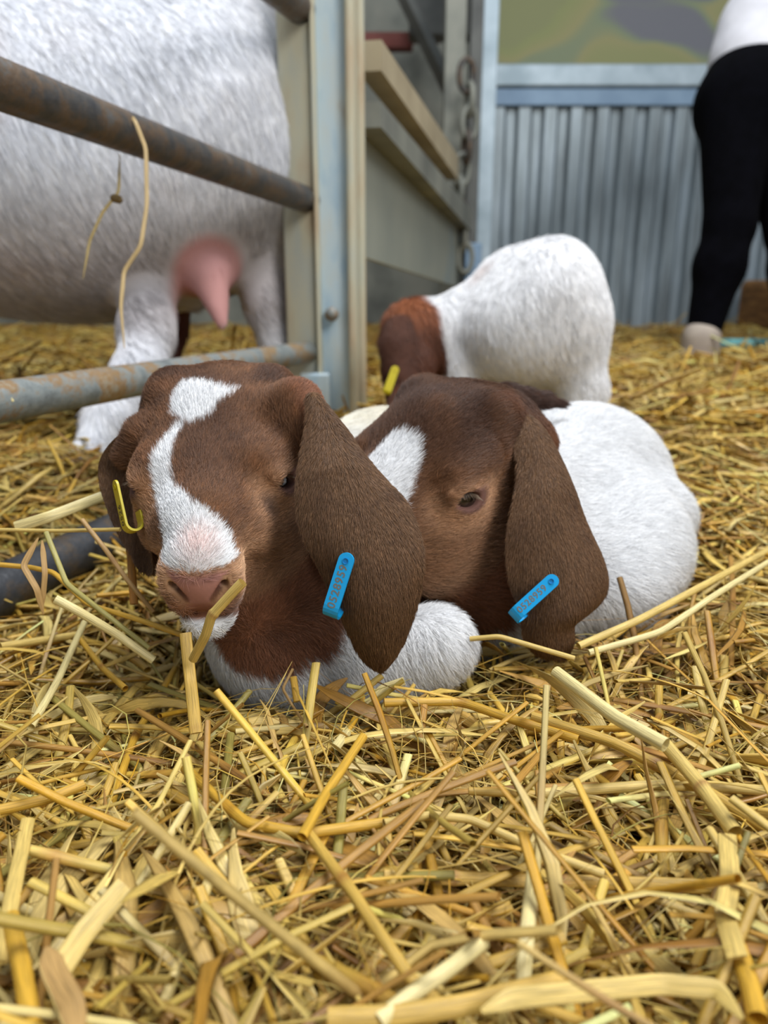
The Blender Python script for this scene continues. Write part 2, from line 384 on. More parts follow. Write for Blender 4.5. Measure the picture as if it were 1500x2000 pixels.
# ------------------------------------------------------------------ goat anatomy
def place_head(yaw, pitch, roll, s, lp, px, py, d):
    fw = np.array([-math.sin(yaw) * math.cos(pitch), -math.cos(yaw) * math.cos(pitch), -math.sin(pitch)])
    M = rot_to(fw) @ euler(0, 0, roll)
    t = at(px, py, d) - M @ (np.array(lp, float) * s)
    return M, t
EYE_N = np.array([0.40, 0.90, 0.20]); EYE_N = EYE_N / np.linalg.norm(EYE_N)
def head_prims(S, EYE, EYE_N, lid=0.34, crown=True, mouth=True, detail=True):
    e = S.ell
    e((0.9, 0, 1.4), (3.9, 4.2, 3.5))
    e((2.9, 0, 2.3), (3.2, 3.9, 2.75), 1.5)
    if crown: e((0.6, 0, 2.5), (2.8, 2.6, 2.2), 1.5); e((1.5, 0, 1.6), (3.2, 4.55, 2.8), 1.2)
    for s in (-1, 1):
        e((1.6, 2.75 * s, 3.95), (1.2, 1.0, 1.1), 1.5)            # horn buds
        e(EYE * np.array([1, s, 1]) + np.array([-1.2, -0.6 * s, 1.1]), (2.1, 1.25, 0.95), 1.4)   # brow
        e((4.8, 2.7 * s, -1.0), (3.6, 1.7, 2.5), 1.5)             # cheek
        e((7.9, 2.0 * s, -0.4), (2.6, 1.15, 1.6), 1.4)
        e((-0.6, 3.9 * s, 1.4), (1.3, 1.0, 1.3), 1.4)             # ear base
    S.cone((3.8, 0, 1.7), (10.2, 0, 0.5), 2.95, 1.75, 1.4)
    S.cone((10.2, 0, 0.35), (12.1, 0, -0.35), 1.75, 1.45, 1.0)
    S.cone((3.0, 0, -1.6), (10.8, 0, -2.15), 2.5, 1.25, 1.2)
    e((12.2, 0, -0.75), (1.35, 1.5, 1.35), 0.8)                  # nose block
    for s in (-1, 1):
        e((12.05, 0.80 * s, -2.0), (1.45, 0.85, 0.80), 0.5)       # upper lips
    e((12.75, 0, -1.5), (0.7, 0.85, 0.8), 0.5)
    e((12.0, 0, -3.25), (1.5, 1.2, 0.72), 0.4)                    # lower lip
    if not detail: return
    if mouth:
        for s in (-1, 1):
            S.cone((13.7, 0.0, -2.68), (9.6, 2.1 * s, -2.5), 0.06, 0.07, 0.2, sub=True)
    for s in (-1, 1):
        e((12.55, 1.38 * s, -0.95), (0.85, 0.36, 0.85), 0.5)      # nostril wing
        S.cone((12.5, 1.45 * s, 0.10), (13.2, 1.18 * s, -0.75), 0.05, 0.12, 0.12, sub=True)
        S.cone((13.2, 1.18 * s, -0.75), (13.62, 0.50 * s, -1.62), 0.14, 0.07, 0.12, sub=True)
        S.cone((13.3, 1.08 * s, -0.95), (12.2, 0.92 * s, -0.9), 0.17, 0.10, 0.15, sub=True)
    S.cone((13.75, 0, -1.75), (13.55, 0, -2.4), 0.07, 0.07, 0.15, sub=True)
    for s in (-1, 1):
        m = np.array([1, s, 1.0]); c = EYE * m; n = EYE_N * m
        e(c - n * 0.45, (1.4, 1.25, 1.15), 1.0)
        e(c + n * 0.3 + np.array([0.0, 0, 0.65]), (1.3, 0.5, 0.4), 0.6)
        R = rot_to(n)
        S.ell(c + n * 0.85, (0.85, 0.78, lid), 0.2, R=R @ euler(0, 0, -0.25 * s), sub=True)

def leaf_ear(spine, half, normal, thick, ns=44, nw=22, cup=0.0, base_ctr=None, curl=0.0):
    """thick drooping ear: spine points, half-widths vector (towards the right edge), bulge along normal"""
    spine = np.array(spine, float); K = len(spine); u = np.linspace(0, K - 1, ns)
    def interp(A):
        A = np.array(A, float)
        i = np.clip(u.astype(int), 0, K - 2); f = (u - i)[:, None]
        p0 = A[np.maximum(i - 1, 0)]; p1 = A[i]; p2 = A[i + 1]; p3 = A[np.minimum(i + 2, K - 1)]
        return 0.5 * ((2 * p1) + (-p0 + p2) * f + (2 * p0 - 5 * p1 + 4 * p2 - p3) * f * f + (-p0 + 3 * p1 - 3 * p2 + p3) * f ** 3)
    Cn = interp(spine); Hn = interp(half); Nn = interp(normal) if np.ndim(normal) == 2 else np.tile(np.array(normal, float), (ns, 1))
    Nn = Nn / np.linalg.norm(Nn, axis=1, keepdims=True)
    a = np.linspace(0, 2 * math.pi, nw * 2, endpoint=False)
    rows = []
    for j in range(ns):
        v = np.cos(a); th = np.sin(a)
        wdt = np.linalg.norm(Hn[j])
        bul = cup * (1 - v * v) * min(1, wdt / 0.02)
        k = np.minimum(1.0, 1.0 * (1 - np.abs(v) ** 4) + 0.05)
        P = Cn[j] + v[:, None] * Hn[j] + (bul + curl * v ** 3 + th * thick * k)[:, None] * Nn[j]
        rows.append(P)
    V = np.concatenate(rows); n2 = nw * 2; Q = []
    for j in range(ns - 1):
        for i in range(n2):
            Q.append((j * n2 + i, j * n2 + (i + 1) % n2, (j + 1) * n2 + (i + 1) % n2, (j + 1) * n2 + i))
    for j in (0, ns - 1):                                         # caps
        for i in range(nw - 1):
            q = (j * n2 + i, j * n2 + i + 1, j * n2 + (n2 - 2 - i) % n2, j * n2 + (n2 - 1 - i) % n2)
            Q.append(q if j else q[::-1])
    Q = np.array(Q)
    # outward orientation test
    c = V[Q].mean(1); nn = np.cross(V[Q[:, 2]] - V[Q[:, 0]], V[Q[:, 3]] - V[Q[:, 1]])
    cc = Cn[np.clip((Q[:, 0] // n2), 0, ns - 1)] + 0
    if ((c - cc) * nn).sum() < 0: Q = Q[:, ::-1]
    return V, Q
def px_ear(rows, cup, thick, curl=0.0):
    """rows: (left px, left py, left depth, right px, right py, right depth)"""
    Lp = np.array([at(a, b, c) for a, b, c, _, _, _ in rows]); Rp = np.array([at(d, e, f) for _, _, _, d, e, f in rows])
    sp_ = (Lp + Rp) / 2; hf = (Rp - Lp) / 2
    tang = np.gradient(sp_, axis=0); N = np.cross(hf, tang); N /= np.linalg.norm(N, axis=1, keepdims=True)
    toC = CAM - sp_; sg = np.sign((N * toC).sum(1)); N *= sg[:, None]
    return leaf_ear(sp_, hf, N, thick, cup=cup, curl=curl)
def join(parts):
    Vs, Qs, ids = [], [], []; o = 0
    for i, (V, Q) in enumerate(parts):
        Vs.append(V); Qs.append(Q + o); ids.append(np.full(len(V), i)); o += len(V)
    return np.concatenate(Vs), np.concatenate(Qs), np.concatenate(ids)
def inpoly(P, poly):
    """signed distance to a polygon (negative inside), 2-D"""
    poly = np.array(poly, float); n = len(poly); d = np.full(len(P), 1e9); ins = np.zeros(len(P), bool)
    for i in range(n):
        a, b = poly[i], poly[(i + 1) % n]; e = b - a; w = P - a
        t = np.clip((w @ e) / (e @ e + 1e-12), 0, 1); d = np.minimum(d, np.linalg.norm(w - t[:, None] * e, axis=1))
        c = ((a[1] <= P[:, 1]) & (b[1] > P[:, 1])) | ((b[1] <= P[:, 1]) & (a[1] > P[:, 1]))
        xx = a[0] + (P[:, 1] - a[1]) / (b[1] - a[1] if abs(b[1] - a[1]) > 1e-9 else 1e-9) * e[0]
        ins ^= c & (P[:, 0] < xx)
    return np.where(ins, -d, d)
def sstep(x, a, b):
    t = np.clip((x - a) / (b - a), 0, 1); return t * t * (3 - 2 * t)
def mixc(a, b, f): return a * (1 - f[:, None]) + np.array(b) * f[:, None]
# ------------------------------------------------------------------ front kid
M_skin = attr_mat('coat_skin', rough=0.75, spec=0.15, noise=0.12, nscale=600)
M_fur = attr_mat('coat_hair', rough=0.5, spec=0.35)
K1 = dict(eye=np.array([7.5, 3.0, 1.25]), en=np.array([0.62, 0.74, 0.25]), s=0.0101, crown=True)
K1['M'], K1['t'] = place_head(-0.06, 0.17, 0.02, K1['s'], (13.4, 0, -1.1), 388, 1150, 0.335)
K2 = dict(eye=np.array([6.2, 3.7, 1.05]), en=np.array([0.40, 0.90, 0.20]), s=0.0099, crown=False)
K2['M'], K2['t'] = place_head(0.76, 0.22, -0.08, K2['s'], (6.2, 4.35, 1.05), 922, 977, 0.40)
def local(K, P): return ((P - K['t']) @ K['M']) / K['s']

for K_ in (K1, K2): K_['en'] = K_['en'] / np.linalg.norm(K_['en'])
def kid_body(K, body, lo, hi, h=0.0011, lid=0.34):
    S = Sculpt(lo, hi, h); S.frame(K['M'], K['t'], K['s']); head_prims(S, K['eye'], K['en'], lid=lid, crown=K['crown'])
    if not K['crown']:
        S.ell((6.0, 2.4, -3.2), (3.2, 1.7, 2.0), 1.5); S.ell((3.0, 2.6, -3.4), (2.8, 1.8, 2.4), 1.5)
    S.frame(np.eye(3), np.zeros(3), 1.0); body(S)
    return S.mesh(1)
def body1(S):
    M, t, s = K1['M'], K1['t'], K1['s']
    hb = M @ (np.array([0.5, 0, -0.5]) * s) + t
    S.cone(hb, at(570, 1165, .435), .036, .040, .02)
    S.ell(at(585, 1205, .44), (.050, .062, .055), .03)
    S.cone((-.045, .47, .034), (0.0, .62, .034), .060, .066, .03)
    S.cone(at(578, 795, .392), at(640, 880, .374), .014, .008, .016)
    S.cone(at(275, 850, .400), at(245, 890, .402), .009, .006, .010)
    S.cone(at(640, 1290, .41), at(850, 1262, .40), .024, .0185, .02)
    S.cone(at(850, 1262, .40), at(700, 1330, .41), .018, .017, .01)
V1, Q1 = kid_body(K1, body1, (-.16, .28, -.03), (.09, .70, .24))
ear1 = px_ear([(597, 772, .372, 622, 782, .374), (598, 820, .365, 672, 832, .368), (588, 880, .358, 706, 880, .366), (578, 945, .352, 752, 935, .362), (580, 1005, .348, 795, 982, .358),
               (598, 1062, .345, 822, 1050, .352), (628, 1120, .345, 828, 1110, .348), (652, 1172, .346, 818, 1172, .348), (674, 1225, .348, 803, 1222, .350), (692, 1265, .352, 786, 1262, .353), (712, 1293, .355, 768, 1290, .356), (732, 1304, .357, 752, 1304, .357)], .012, .0018, curl=0.0)
ear1b = px_ear([(262, 830, 0.397, 290, 850, 0.382), (222, 858, 0.404, 292, 900, 0.377), (196, 895, 0.407, 285, 960, 0.377), (192, 935, 0.407, 285, 1010, 0.378), (205, 985, 0.404, 290, 1050, 0.380), (228, 1040, 0.400, 296, 1085, 0.382), (255, 1085, 0.396, 300, 1110, 0.384), (272, 1118, 0.392, 298, 1122, 0.386)], -.012, .0018)
ear2 = px_ear([(985, 812, .43, 1030, 820, .436), (1002, 862, .418, 1068, 860, .43), (1010, 920, .41, 1100, 920, .425), (1002, 975, .405, 1128, 978, .42), (990, 1035, .402, 1152, 1035, .414), (988, 1090, .400, 1178, 1092, .41), (996, 1140, .398, 1188, 1140, .408),
               (1012, 1182, .398, 1172, 1178, .406), (1018, 1225, .399, 1126, 1215, .405), (1024, 1255, .401, 1122, 1250, .406), (1045, 1278, .404, 1112, 1278, .406)], .014, .0018)
def body2(S):
    M, t, s = K2['M'], K2['t'], K2['s']
    hb = M @ (np.array([0.0, 0, -0.8]) * s) + t
    S.cone(hb, at(960, 1130, .475), .038, .046, .02)
    S.ell(at(985, 1130, .49), (.05, .05, .05), .03)
    S.cone(at(985, 830, .446), at(1030, 900, .432), .014, .008, .016)
    S.cone((.09, .50, .033), (.165, .60, .038), .058, .062, .03)
    S.ell((.160, .62, .038), (.060, .07, .058), .03)
    S.ell(at(1225, 1060, .53), (.040, .055, .042), .03)
    S.ell(at(1180, 1130, .49), (.038, .05, .036), .03)
    S.ell(at(1300, 1010, .57), (.02, .02, .02), .03)
V2, Q2 = kid_body(K2, body2, lo=(-.04, .30, -.04), hi=(.30, .72, .24), lid=0.50)
def srgb(r, g, b):
    c = np.array([r, g, b]) / 255.0
    return np.where(c <= 0.04045, c / 12.92, ((c + 0.055) / 1.055) ** 2.4)
BROWN = srgb(116, 80, 54); DARK = srgb(66, 42, 30); RUST = srgb(144, 96, 62); TAN = srgb(194, 150, 114); WHITE = srgb(233, 234, 236)
CREAM = srgb(234, 228, 212); PINK = srgb(212, 156, 148); MAUVE = srgb(150, 112, 112); SLATE = srgb(84, 66, 62)
EARB = srgb(106, 78, 54)
PATCH1 = [(3.2, -1.7), (4.2, -2.0), (5.4, -2.0), (6.5, -0.9), (6.0, 0.1), (5.2, 0.5), (4.4, 1.3), (4.3, 0.2), (3.7, -0.7)]
BLAZE1 = [(6.2, -1.1), (6.2, -1.6), (7.0, -2.1), (7.9, -2.4), (8.6, -2.5), (10.0, -2.1), (11.6, -1.6), (12.4, -1.6), (13.2, -1.4), (14.2, -1.3), (14.2, 1.4), (13.2, 1.5), (12.4, 1.65), (12.0, 1.3), (11.7, 0.5), (11.4, -0.2), (9.9, -1.25), (8.5, -1.6), (7.4, -1.6)]
BLAZE2 = [(6.2, 0.6), (6.4, -0.8), (8.4, -1.2), (14.2, -1.3), (14.2, 1.4), (12.0, 1.9), (9.8, 2.3), (8.4, 2.0), (7.1, 1.6), (6.4, 1.1)]
def seg_d(P, a, b):
    a = np.array(a); b = np.array(b); e = b - a; w = P - a; t = np.clip(w @ e / (e @ e), 0, 1); return np.linalg.norm(w - t[:, None] * e, axis=1)
def head_color(K, P, spots, white_side):
    L = local(K, P); n = vnoise(P, 260, 4) * 0.5 + vnoise(P, 90, 5) * 0.5
    c = mixc(np.tile(BROWN, (len(P), 1)), DARK, sstep(n, 0.0, 0.9) * 0.6)
    c = mixc(c, RUST, sstep(-n, 0.05, 0.8) * 0.6)
    dorsal = sstep(L[:, 2], 2.2, 4.4) * sstep(6.8 - L[:, 0], -1, 3)
    c = mixc(c, DARK, dorsal * sstep(vnoise(P, 55, 8), -0.3, 0.7) * 0.75)
    ay = np.abs(L[:, 1])
    c = mixc(c, DARK, sstep(2.6 - ay, 0, 2.2) * sstep(L[:, 0], 3.5, 6) * sstep(12 - L[:, 0], 0, 3) * 0.45)
    # tan round the eye, cheek and muzzle sides
    e = np.sqrt(((L[:, 0] - K['eye'][0] - .1) / 2.0) ** 2 + ((ay - K['eye'][1] - .3) / 2.0) ** 2 + ((L[:, 2] - K['eye'][2] + .5) / 1.15) ** 2)
    c = mixc(c, TAN, sstep(1.7 - e, 0.0, 0.9) * 0.9)
    mz = sstep(L[:, 0], 8.0, 12.0) * sstep(-L[:, 2], -1.4, 1.2)
    c = mixc(c, TAN, mz * 0.7)
    ck = sstep(L[:, 0], 3.5, 8.0) * sstep(-L[:, 2], -0.8, 1.5)
    c = mixc(c, TAN, ck * 0.42)
    sp = sstep(0.8 - np.linalg.norm((L - (K['eye'] + np.array([1.7, -.35, -.7]))) * np.array([1, 1, .7]), axis=1), 0, 0.7)
    if K['crown']: c = mixc(c, SLATE, sp * 0.8)
    else: c = mixc(c, DARK, sstep(L[:, 2], 1.6, 3.4) * sstep(8.5 - L[:, 0], -1, 3) * 0.55)
    up = (L[:, 2] + 0.15 * vnoise(P, 700, 12) > -0.1)
    jag = 0.10 * vnoise(P, 900, 11)
    for poly in spots:
        d = inpoly(L[:, :2], poly) + jag
        c = mixc(c, WHITE, sstep(-d, -0.12, 0.12) * up)
    # pink under the white nose bridge, pad and lips
    br = sstep(1.2 - np.linalg.norm((L - np.array([12.9, 0.1, 0.9])) * np.array([.8, .8, .8]), axis=1), 0, 1.1)
    c = mixc(c, srgb(232, 200, 192), br * 0.75)
    c = mixc(c, srgb(206, 166, 130), sstep(L[:, 0], 10.0, 12.2) * sstep(-L[:, 2], 0.0, 0.4) * 0.8)
    pw = 1.2 * np.sqrt(np.clip(1 - (np.clip(-L[:, 2] - 0.15, 0, 2) / 1.75) ** 2, 0, 1))
    pad = sstep(L[:, 0], 12.5, 12.9) * sstep(pw - ay, 0, 0.2) * sstep(-L[:, 2], 0.15, 0.45)
    c = mixc(c, PINK, pad)
    c = mixc(c, srgb(140, 106, 108), pad * sstep(0.35 - np.abs(L[:, 2] + 0.5), 0, 0.3) * 0.4)
    ph = sstep(L[:, 0], 12.3, 12.8) * sstep(-L[:, 2], 1.7, 1.9) * sstep(0.75 - ay, 0, 0.4)
    c = mixc(c, srgb(196, 134, 126), ph * sstep(L[:, 2], -2.75, -2.3))
    wl = sstep(L[:, 0], 12.0, 12.6) * sstep(0.3 - np.abs(L[:, 2] + 2.3), 0, .25) * sstep(ay, .5, .8)
    c = mixc(c, WHITE, wl * .55)
    chin = sstep(L[:, 0], 10.3, 11.0) * sstep(-L[:, 2], 2.85, 3.1)
    c = mixc(c, WHITE, chin)
    lip = sstep(0.28 - np.abs(L[:, 2] + 2.76 - 0.03 * (12 - L[:, 0])), 0, 0.2) * sstep(L[:, 0], 9.8, 10.8)
    c = mixc(c, srgb(150, 98, 92), lip * 0.9)
    for s in (-1, 1):
        q = L - K['eye'] * np.array([1, s, 1]); rr = np.sqrt((q[:, 0] / 1.15) ** 2 + ((L[:, 1] * s - K['eye'][1] - .4) / 1.4) ** 2 + (q[:, 2] / 0.75) ** 2)
        c = mixc(c, srgb(118, 84, 82), sstep(1.15 - rr, 0, 0.35) * 0.85)
        nq = seg_d(L, (13.2, 1.18 * s, -0.75), (13.6, 0.55 * s, -1.6))
        c = mixc(c, srgb(52, 32, 30), sstep(0.20 - nq, 0, 0.10) * 0.9)
    return c
def head_dens(K, P, base_far=0.35):
    L = local(K, P); d = np.ones(len(P)); ay = np.abs(L[:, 1])
    far = sstep(np.linalg.norm(L - np.array([5, 0, 0]), axis=1), 9, 13); d = d * (1 - far * (1 - base_far))
    pw = 1.2 * np.sqrt(np.clip(1 - (np.clip(-L[:, 2] - 0.15, 0, 2) / 1.75) ** 2, 0, 1))
    pad = (L[:, 0] > 12.6) & (ay < pw) & (L[:, 2] < -0.45); d = np.where(pad, 0.0, d)
    d = np.where((L[:, 0] > 12.6) & (ay < .5) & (L[:, 2] < -1.6) & (L[:, 2] > -2.5), 0.0, d)
    d = d * np.where((L[:, 0] > 12.3) & (L[:, 2] < .3), .6, 1)
    for s in (-1, 1):
        q = L - K['eye'] * np.array([1, s, 1])
        rr = np.sqrt((q[:, 0] / 0.98) ** 2 + (q[:, 2] / 0.52) ** 2); d = np.where((rr < 1) & (L[:, 1] * s > 2.2), 0.0, d)
        nq = seg_d(L, (13.2, 1.18 * s, -0.75), (13.6, 0.55 * s, -1.6)); d = np.where(nq < 0.3, 0, d)
    lip = (np.abs(L[:, 2] + 2.76) < 0.22) & (L[:, 0] > 10.2); d = np.where(lip, 0.05, d)
    return d
def head_comb(K, P, N, body_dir):
    L = local(K, P); a = np.stack([-np.ones(len(P)), L[:, 1] * 0.14, 0.10 + L[:, 2] * 0.05], 1)
    ns = sstep(L[:, 0], 11.5, 13.5)[:, None]
    a = a * (1 - ns) + np.stack([-0.6 * np.ones(len(P)), L[:, 1] * 0.7, 0.6 + 0 * L[:, 1]], 1) * ns
    cr = sstep(2.6 - L[:, 0], 0, 2.5)[:, None] * sstep(L[:, 2], 1, 3)[:, None]
    a = a * (1 - cr) + np.stack([0.2 + 0 * L[:, 1], L[:, 1] * 0.5, -0.4 + 0 * L[:, 1]], 1) * cr
    H = a @ K['M'].T
    f = sstep(np.linalg.norm(L - np.array([5.5, 0, 0.3]), axis=1), 7.2, 9.5)[:, None]
    return H * (1 - f) + np.array(body_dir) * f
def head_len(K, P, near=0.0052, far=0.0085):
    L = local(K, P); f = sstep(np.linalg.norm(L - np.array([5, 0, 0]), axis=1), 6.5, 11)
    ln = near * (1 - 0.35 * sstep(L[:, 0], 8, 12)) * (1 - 0.45 * sstep(L[:, 0], 12, 13) * sstep(-L[:, 2], -.6, .2)) * (1 - f) + far * f
    e = np.minimum(np.linalg.norm(L - K['eye'], axis=1), np.linalg.norm(L - K['eye'] * np.array([1, -1, 1]), axis=1))
    return ln * (0.45 + 0.55 * sstep(e, 0.8, 2.2))

# eye
def eye_mat():
    m, N, L, b = new_mat('eye_surface')
    tc = N.new('ShaderNodeTexCoord'); sx = N.new('ShaderNodeSeparateXYZ'); L.new(tc.outputs['Object'], sx.inputs[0])
    # iris disc around local +x, flat horizontal pupil
    def mth(op, a, b2=None):
        n = N.new('ShaderNodeMath'); n.operation = op
        for i, v in enumerate((a, b2)):
            if v is None: continue
            if isinstance(v, (int, float)): n.inputs[i].default_value = v
            else: L.new(v, n.inputs[i])
        return n.outputs[0]
    y2 = mth('POWER', sx.outputs[1], 2.0); z2 = mth('POWER', sx.outputs[2], 2.0)
    r = mth('SQRT', mth('ADD', y2, z2))
    rp = ramp(m.node_tree, [(0.0, tuple(srgb(62, 50, 44))), (0.55, tuple(srgb(50, 38, 34))), (0.72, tuple(srgb(26, 18, 18))), (1.0, tuple(srgb(60, 40, 40)))])
    L.new(mth('DIVIDE', r, 0.0105), rp.inputs[0])
    pu = mth('ADD', mth('POWER', mth('DIVIDE', sx.outputs[1], 0.0042), 4.0), mth('POWER', mth('DIVIDE', sx.outputs[2], 0.0016), 4.0))
    inside = mth('LESS_THAN', pu, 1.0)
    mx = N.new('ShaderNodeMix'); mx.data_type = 'RGBA'; L.new(inside, mx.inputs['Factor']); L.new(rp.outputs[0], mx.inputs['A'])
    mx.inputs['B'].default_value = (*srgb(16, 12, 14), 1); L.new(mx.outputs['Result'], b.inputs['Base Color'])
    b.inputs['Roughness'].default_value = 0.08; b.inputs['Coat Weight'].default_value = 0.2
    return m
M_eye = eye_mat()
def sphere(r, nu=32, nv=18, sc_=(1, 1, 1)):
    V = [(0, 0, r)] + [(r * math.sin(math.pi * j / nv) * math.cos(2 * math.pi * i / nu), r * math.sin(math.pi * j / nv) * math.sin(2 * math.pi * i / nu), r * math.cos(math.pi * j / nv)) for j in range(1, nv) for i in range(nu)] + [(0, 0, -r)]
    Fc = [(0, 1 + i, 1 + (i + 1) % nu) for i in range(nu)]
    for j in range(nv - 2):
        for i in range(nu): Fc.append((1 + j * nu + i, 1 + (j + 1) * nu + i, 1 + (j + 1) * nu + (i + 1) % nu, 1 + j * nu + (i + 1) % nu))
    n = len(V) - 1
    Fc += [(n, n - nu + (i + 1) % nu, n - nu + i) for i in range(nu)]
    return np.array(V) * np.array(sc_), Fc
M_lash = noise_mat('lash', [(0, (.25, .18, .12)), (1, (.4, .3, .22))], rough=0.5)
def add_eyes(K, parent):
    s = K['s']; EYE = K['eye']; EYE_N = K['en']
    for sd in (-1, 1):
        m = np.array([1, sd, 1.0]); n = K['M'] @ (EYE_N * m); c = K['M'] @ ((EYE * m - EYE_N * m * 0.50) * s) + K['t']
        V, Fc = sphere(1.08 * s)
        R = rot_to(n)
        me = bpy.data.meshes.new('eye'); me.from_pydata([tuple(v) for v in V], [], Fc); me.update()
        me.polygons.foreach_set('use_smooth', np.ones(len(me.polygons), bool)); me.materials.append(M_eye)
        o = bpy.data.objects.new('eye', me); col.objects.link(o); o.parent = parent
        o.matrix_local = Matrix.Translation(tuple(c - world_loc(parent))) @ Matrix([list(r) for r in R]).to_4x4()
        # lashes on the upper lid
        rng = np.random.default_rng(5); k = 26; a = np.linspace(-0.8, 0.8, k)
        A = EYE * m + EYE_N * m * 0.62
        Rl = rot_to(EYE_N * m) @ euler(0, 0, -0.25 * sd)
        b0 = A + (a[:, None] * Rl[:, 1][None] * 0.72) + Rl[:, 2][None] * (0.36 * np.sqrt(np.maximum(0, 1 - a ** 2)))[:, None]
        dd = Rl[:, 0][None] * 0.7 - Rl[:, 2][None] * 0.55 + a[:, None] * Rl[:, 1][None] * 0.35 + rng.normal(0, .08, (k, 3))
        t = np.linspace(0, 1, 4)[None, :, None]
        C3 = b0[:, None] + dd[:, None] * t * 0.62 + Rl[:, 2][None, None] * (t ** 2) * 0.12
        cv = bpy.data.hair_curves.new('eyelashes'); cv.add_curves([4] * k)
        W = (C3.reshape(-1, 3) * s) @ K['M'].T + K['t'] - world_loc(parent)
        cv.attributes['position'].data.foreach_set('vector', W.astype(np.float32).ravel())
        ra = cv.attributes.get('radius') or cv.attributes.new('radius', 'FLOAT', 'POINT')
        ra.data.foreach_set('value', np.tile([.00011, .0001, .00008, .00002], k).astype(np.float32)); cv.materials.append(M_lash)
        o = bpy.data.objects.new('eyelashes', cv); col.objects.link(o); o.parent = parent

def tag_mat(name, c):
    m, N, L, b = new_mat(name); b.inputs['Base Color'].default_value = (*c, 1); b.inputs['Roughness'].default_value = 0.42
    return m
M_blue = tag_mat('blue_plastic', srgb(10, 160, 226)); M_blued = tag_mat('blue_plastic_recess', srgb(8, 120, 185))
M_ink = tag_mat('grey_print', srgb(110, 112, 108)); M_yel = tag_mat('yellow_plastic', srgb(190, 174, 24)); M_ink2 = tag_mat('dark_print', srgb(60, 52, 20))
def ear_tag(parent, top, bot, width, nrm, text, mat, inkm, fold=0.006, arm=0.8, tsize=1.0, th=0.0011, label='blue plastic ear tag'):
    """strap tag folded round the ear's edge: front plate with a round stud end, bend at the bottom, back plate"""
    top, bot, nrm = (np.array(v, float) for v in (top, bot, nrm))
    a = bot - top; Ln = np.linalg.norm(a); a /= Ln; nrm = nrm - (nrm @ a) * a; nrm /= np.linalg.norm(nrm); b = np.cross(nrm, a); b /= np.linalg.norm(b)
    r = width / 2; prof = []                                         # (along, depth, half width)
    for k in range(9):
        q = math.pi / 2 * k / 8; prof.append((r - r * math.cos(q), 0.0, max(r * math.sin(q), 0.0002)))
    for k in range(1, 7): prof.append((r + (Ln - r) * k / 6, 0.0, r))
    R = fold
    for k in range(1, 11):
        q = math.pi * k / 10; prof.append((Ln + R * math.sin(q), -R + R * math.cos(q), r))
    for k in range(1, 5): prof.append((Ln - Ln * arm * k / 4, -2 * R, r))
    V = []; Fc = []
    pr = np.array(prof); tg = np.gradient(pr[:, :2], axis=0); tg /= np.linalg.norm(tg, axis=1, keepdims=True)
    for (x, z, h), (tx, tz) in zip(prof, tg):
        P = top + a * x + nrm * z; o_ = (-tz * a + tx * nrm) * th / 2
        V += [P - b * h + o_, P + b * h + o_, P + b * h - o_, P - b * h - o_]
    n = len(prof)
    for i in range(n - 1):
        for j in range(4): Fc.append((4 * i + j, 4 * i + (j + 1) % 4, 4 * i + 4 + (j + 1) % 4, 4 * i + 4 + j))
    Fc += [(3, 2, 1, 0), (4 * n - 4, 4 * n - 3, 4 * n - 2, 4 * n - 1)]
    tg_o = mesh_obj('ear_tag', V, Fc, mat, parent, smooth=False); tg_o['label'] = label
    # stud
    c = top + a * r * 1.05 + nrm * (th / 2)
    V = []; Fc = []; m_ = 20
    for rad, hz in ((0.36, 0.0001), (0.40, 0.0005), (0.32, 0.0005), (0.28, 0.00015), (0.05, 0.0001)):
        for i in range(m_):
            q = 2 * math.pi * i / m_; V.append(c + r * rad * (math.cos(q) * a + math.sin(q) * b) + nrm * hz)
    for k in range(4):
        for i in range(m_): Fc.append((k * m_ + i, k * m_ + (i + 1) % m_, (k + 1) * m_ + (i + 1) % m_, (k + 1) * m_ + i))
    mesh_obj('tag_stud', V, Fc, M_blued if mat is M_blue else mat, tg_o, smooth=False)
    if text:
        fc = bpy.data.curves.new('tag_number', 'FONT'); fc.body = text; fc.size = 1.0; fc.align_x = 'LEFT'; fc.align_y = 'CENTER'; fc.extrude = 0.02
        fc.space_character = 1.12; fc.offset = 0.022; fc.resolution_u = 3
        fc.materials.append(inkm)
        tmp = bpy.data.objects.new('tmp_text', fc); col.objects.link(tmp); bpy.context.view_layer.update()
        me = bpy.data.meshes.new_from_object(tmp); bpy.data.objects.remove(tmp)
        o = bpy.data.objects.new('tag_number', me); col.objects.link(o); o.parent = tg_o
        sz = width * 0.72 * tsize
        X = -a; Z = nrm; Y = np.cross(Z, X)                          # reads from the fold up towards the stud
        p = bot + nrm * (th / 2 + 0.00005) - world_loc(tg_o) - X * 0.0008
        mt = Matrix([[X[0] * sz, Y[0] * sz, Z[0] * sz * .3, p[0]], [X[1] * sz, Y[1] * sz, Z[1] * sz * .3, p[1]], [X[2] * sz, Y[2] * sz, Z[2] * sz * .3, p[2]], [0, 0, 0, 1]])
        o.matrix_local = mt
    return tg_o

def ear_fur(parent, VQ, n, colr, seed, tipdir, length=0.0036, mat=None):
    V, Q = VQ
    return fur('ear_coat', V, Q, parent, n, length, lambda P, N: np.tile(tipdir, (len(P), 1)), colr, mat or M_fur, seed, lift=0.22, curl=0.07, width=0.00016, wave=0.04)
def ear_color(base, seed, white=None):
    def f(P):
        n = vnoise(P, 120, seed) * 0.6 + vnoise(P, 420, seed + 1) * 0.4
        c = mixc(np.tile(base, (len(P), 1)), DARK, sstep(n, 0.0, 0.9) * 0.45)
        return mixc(c, srgb(128, 92, 62), sstep(-n, 0.1, 0.9) * 0.35)
    return f

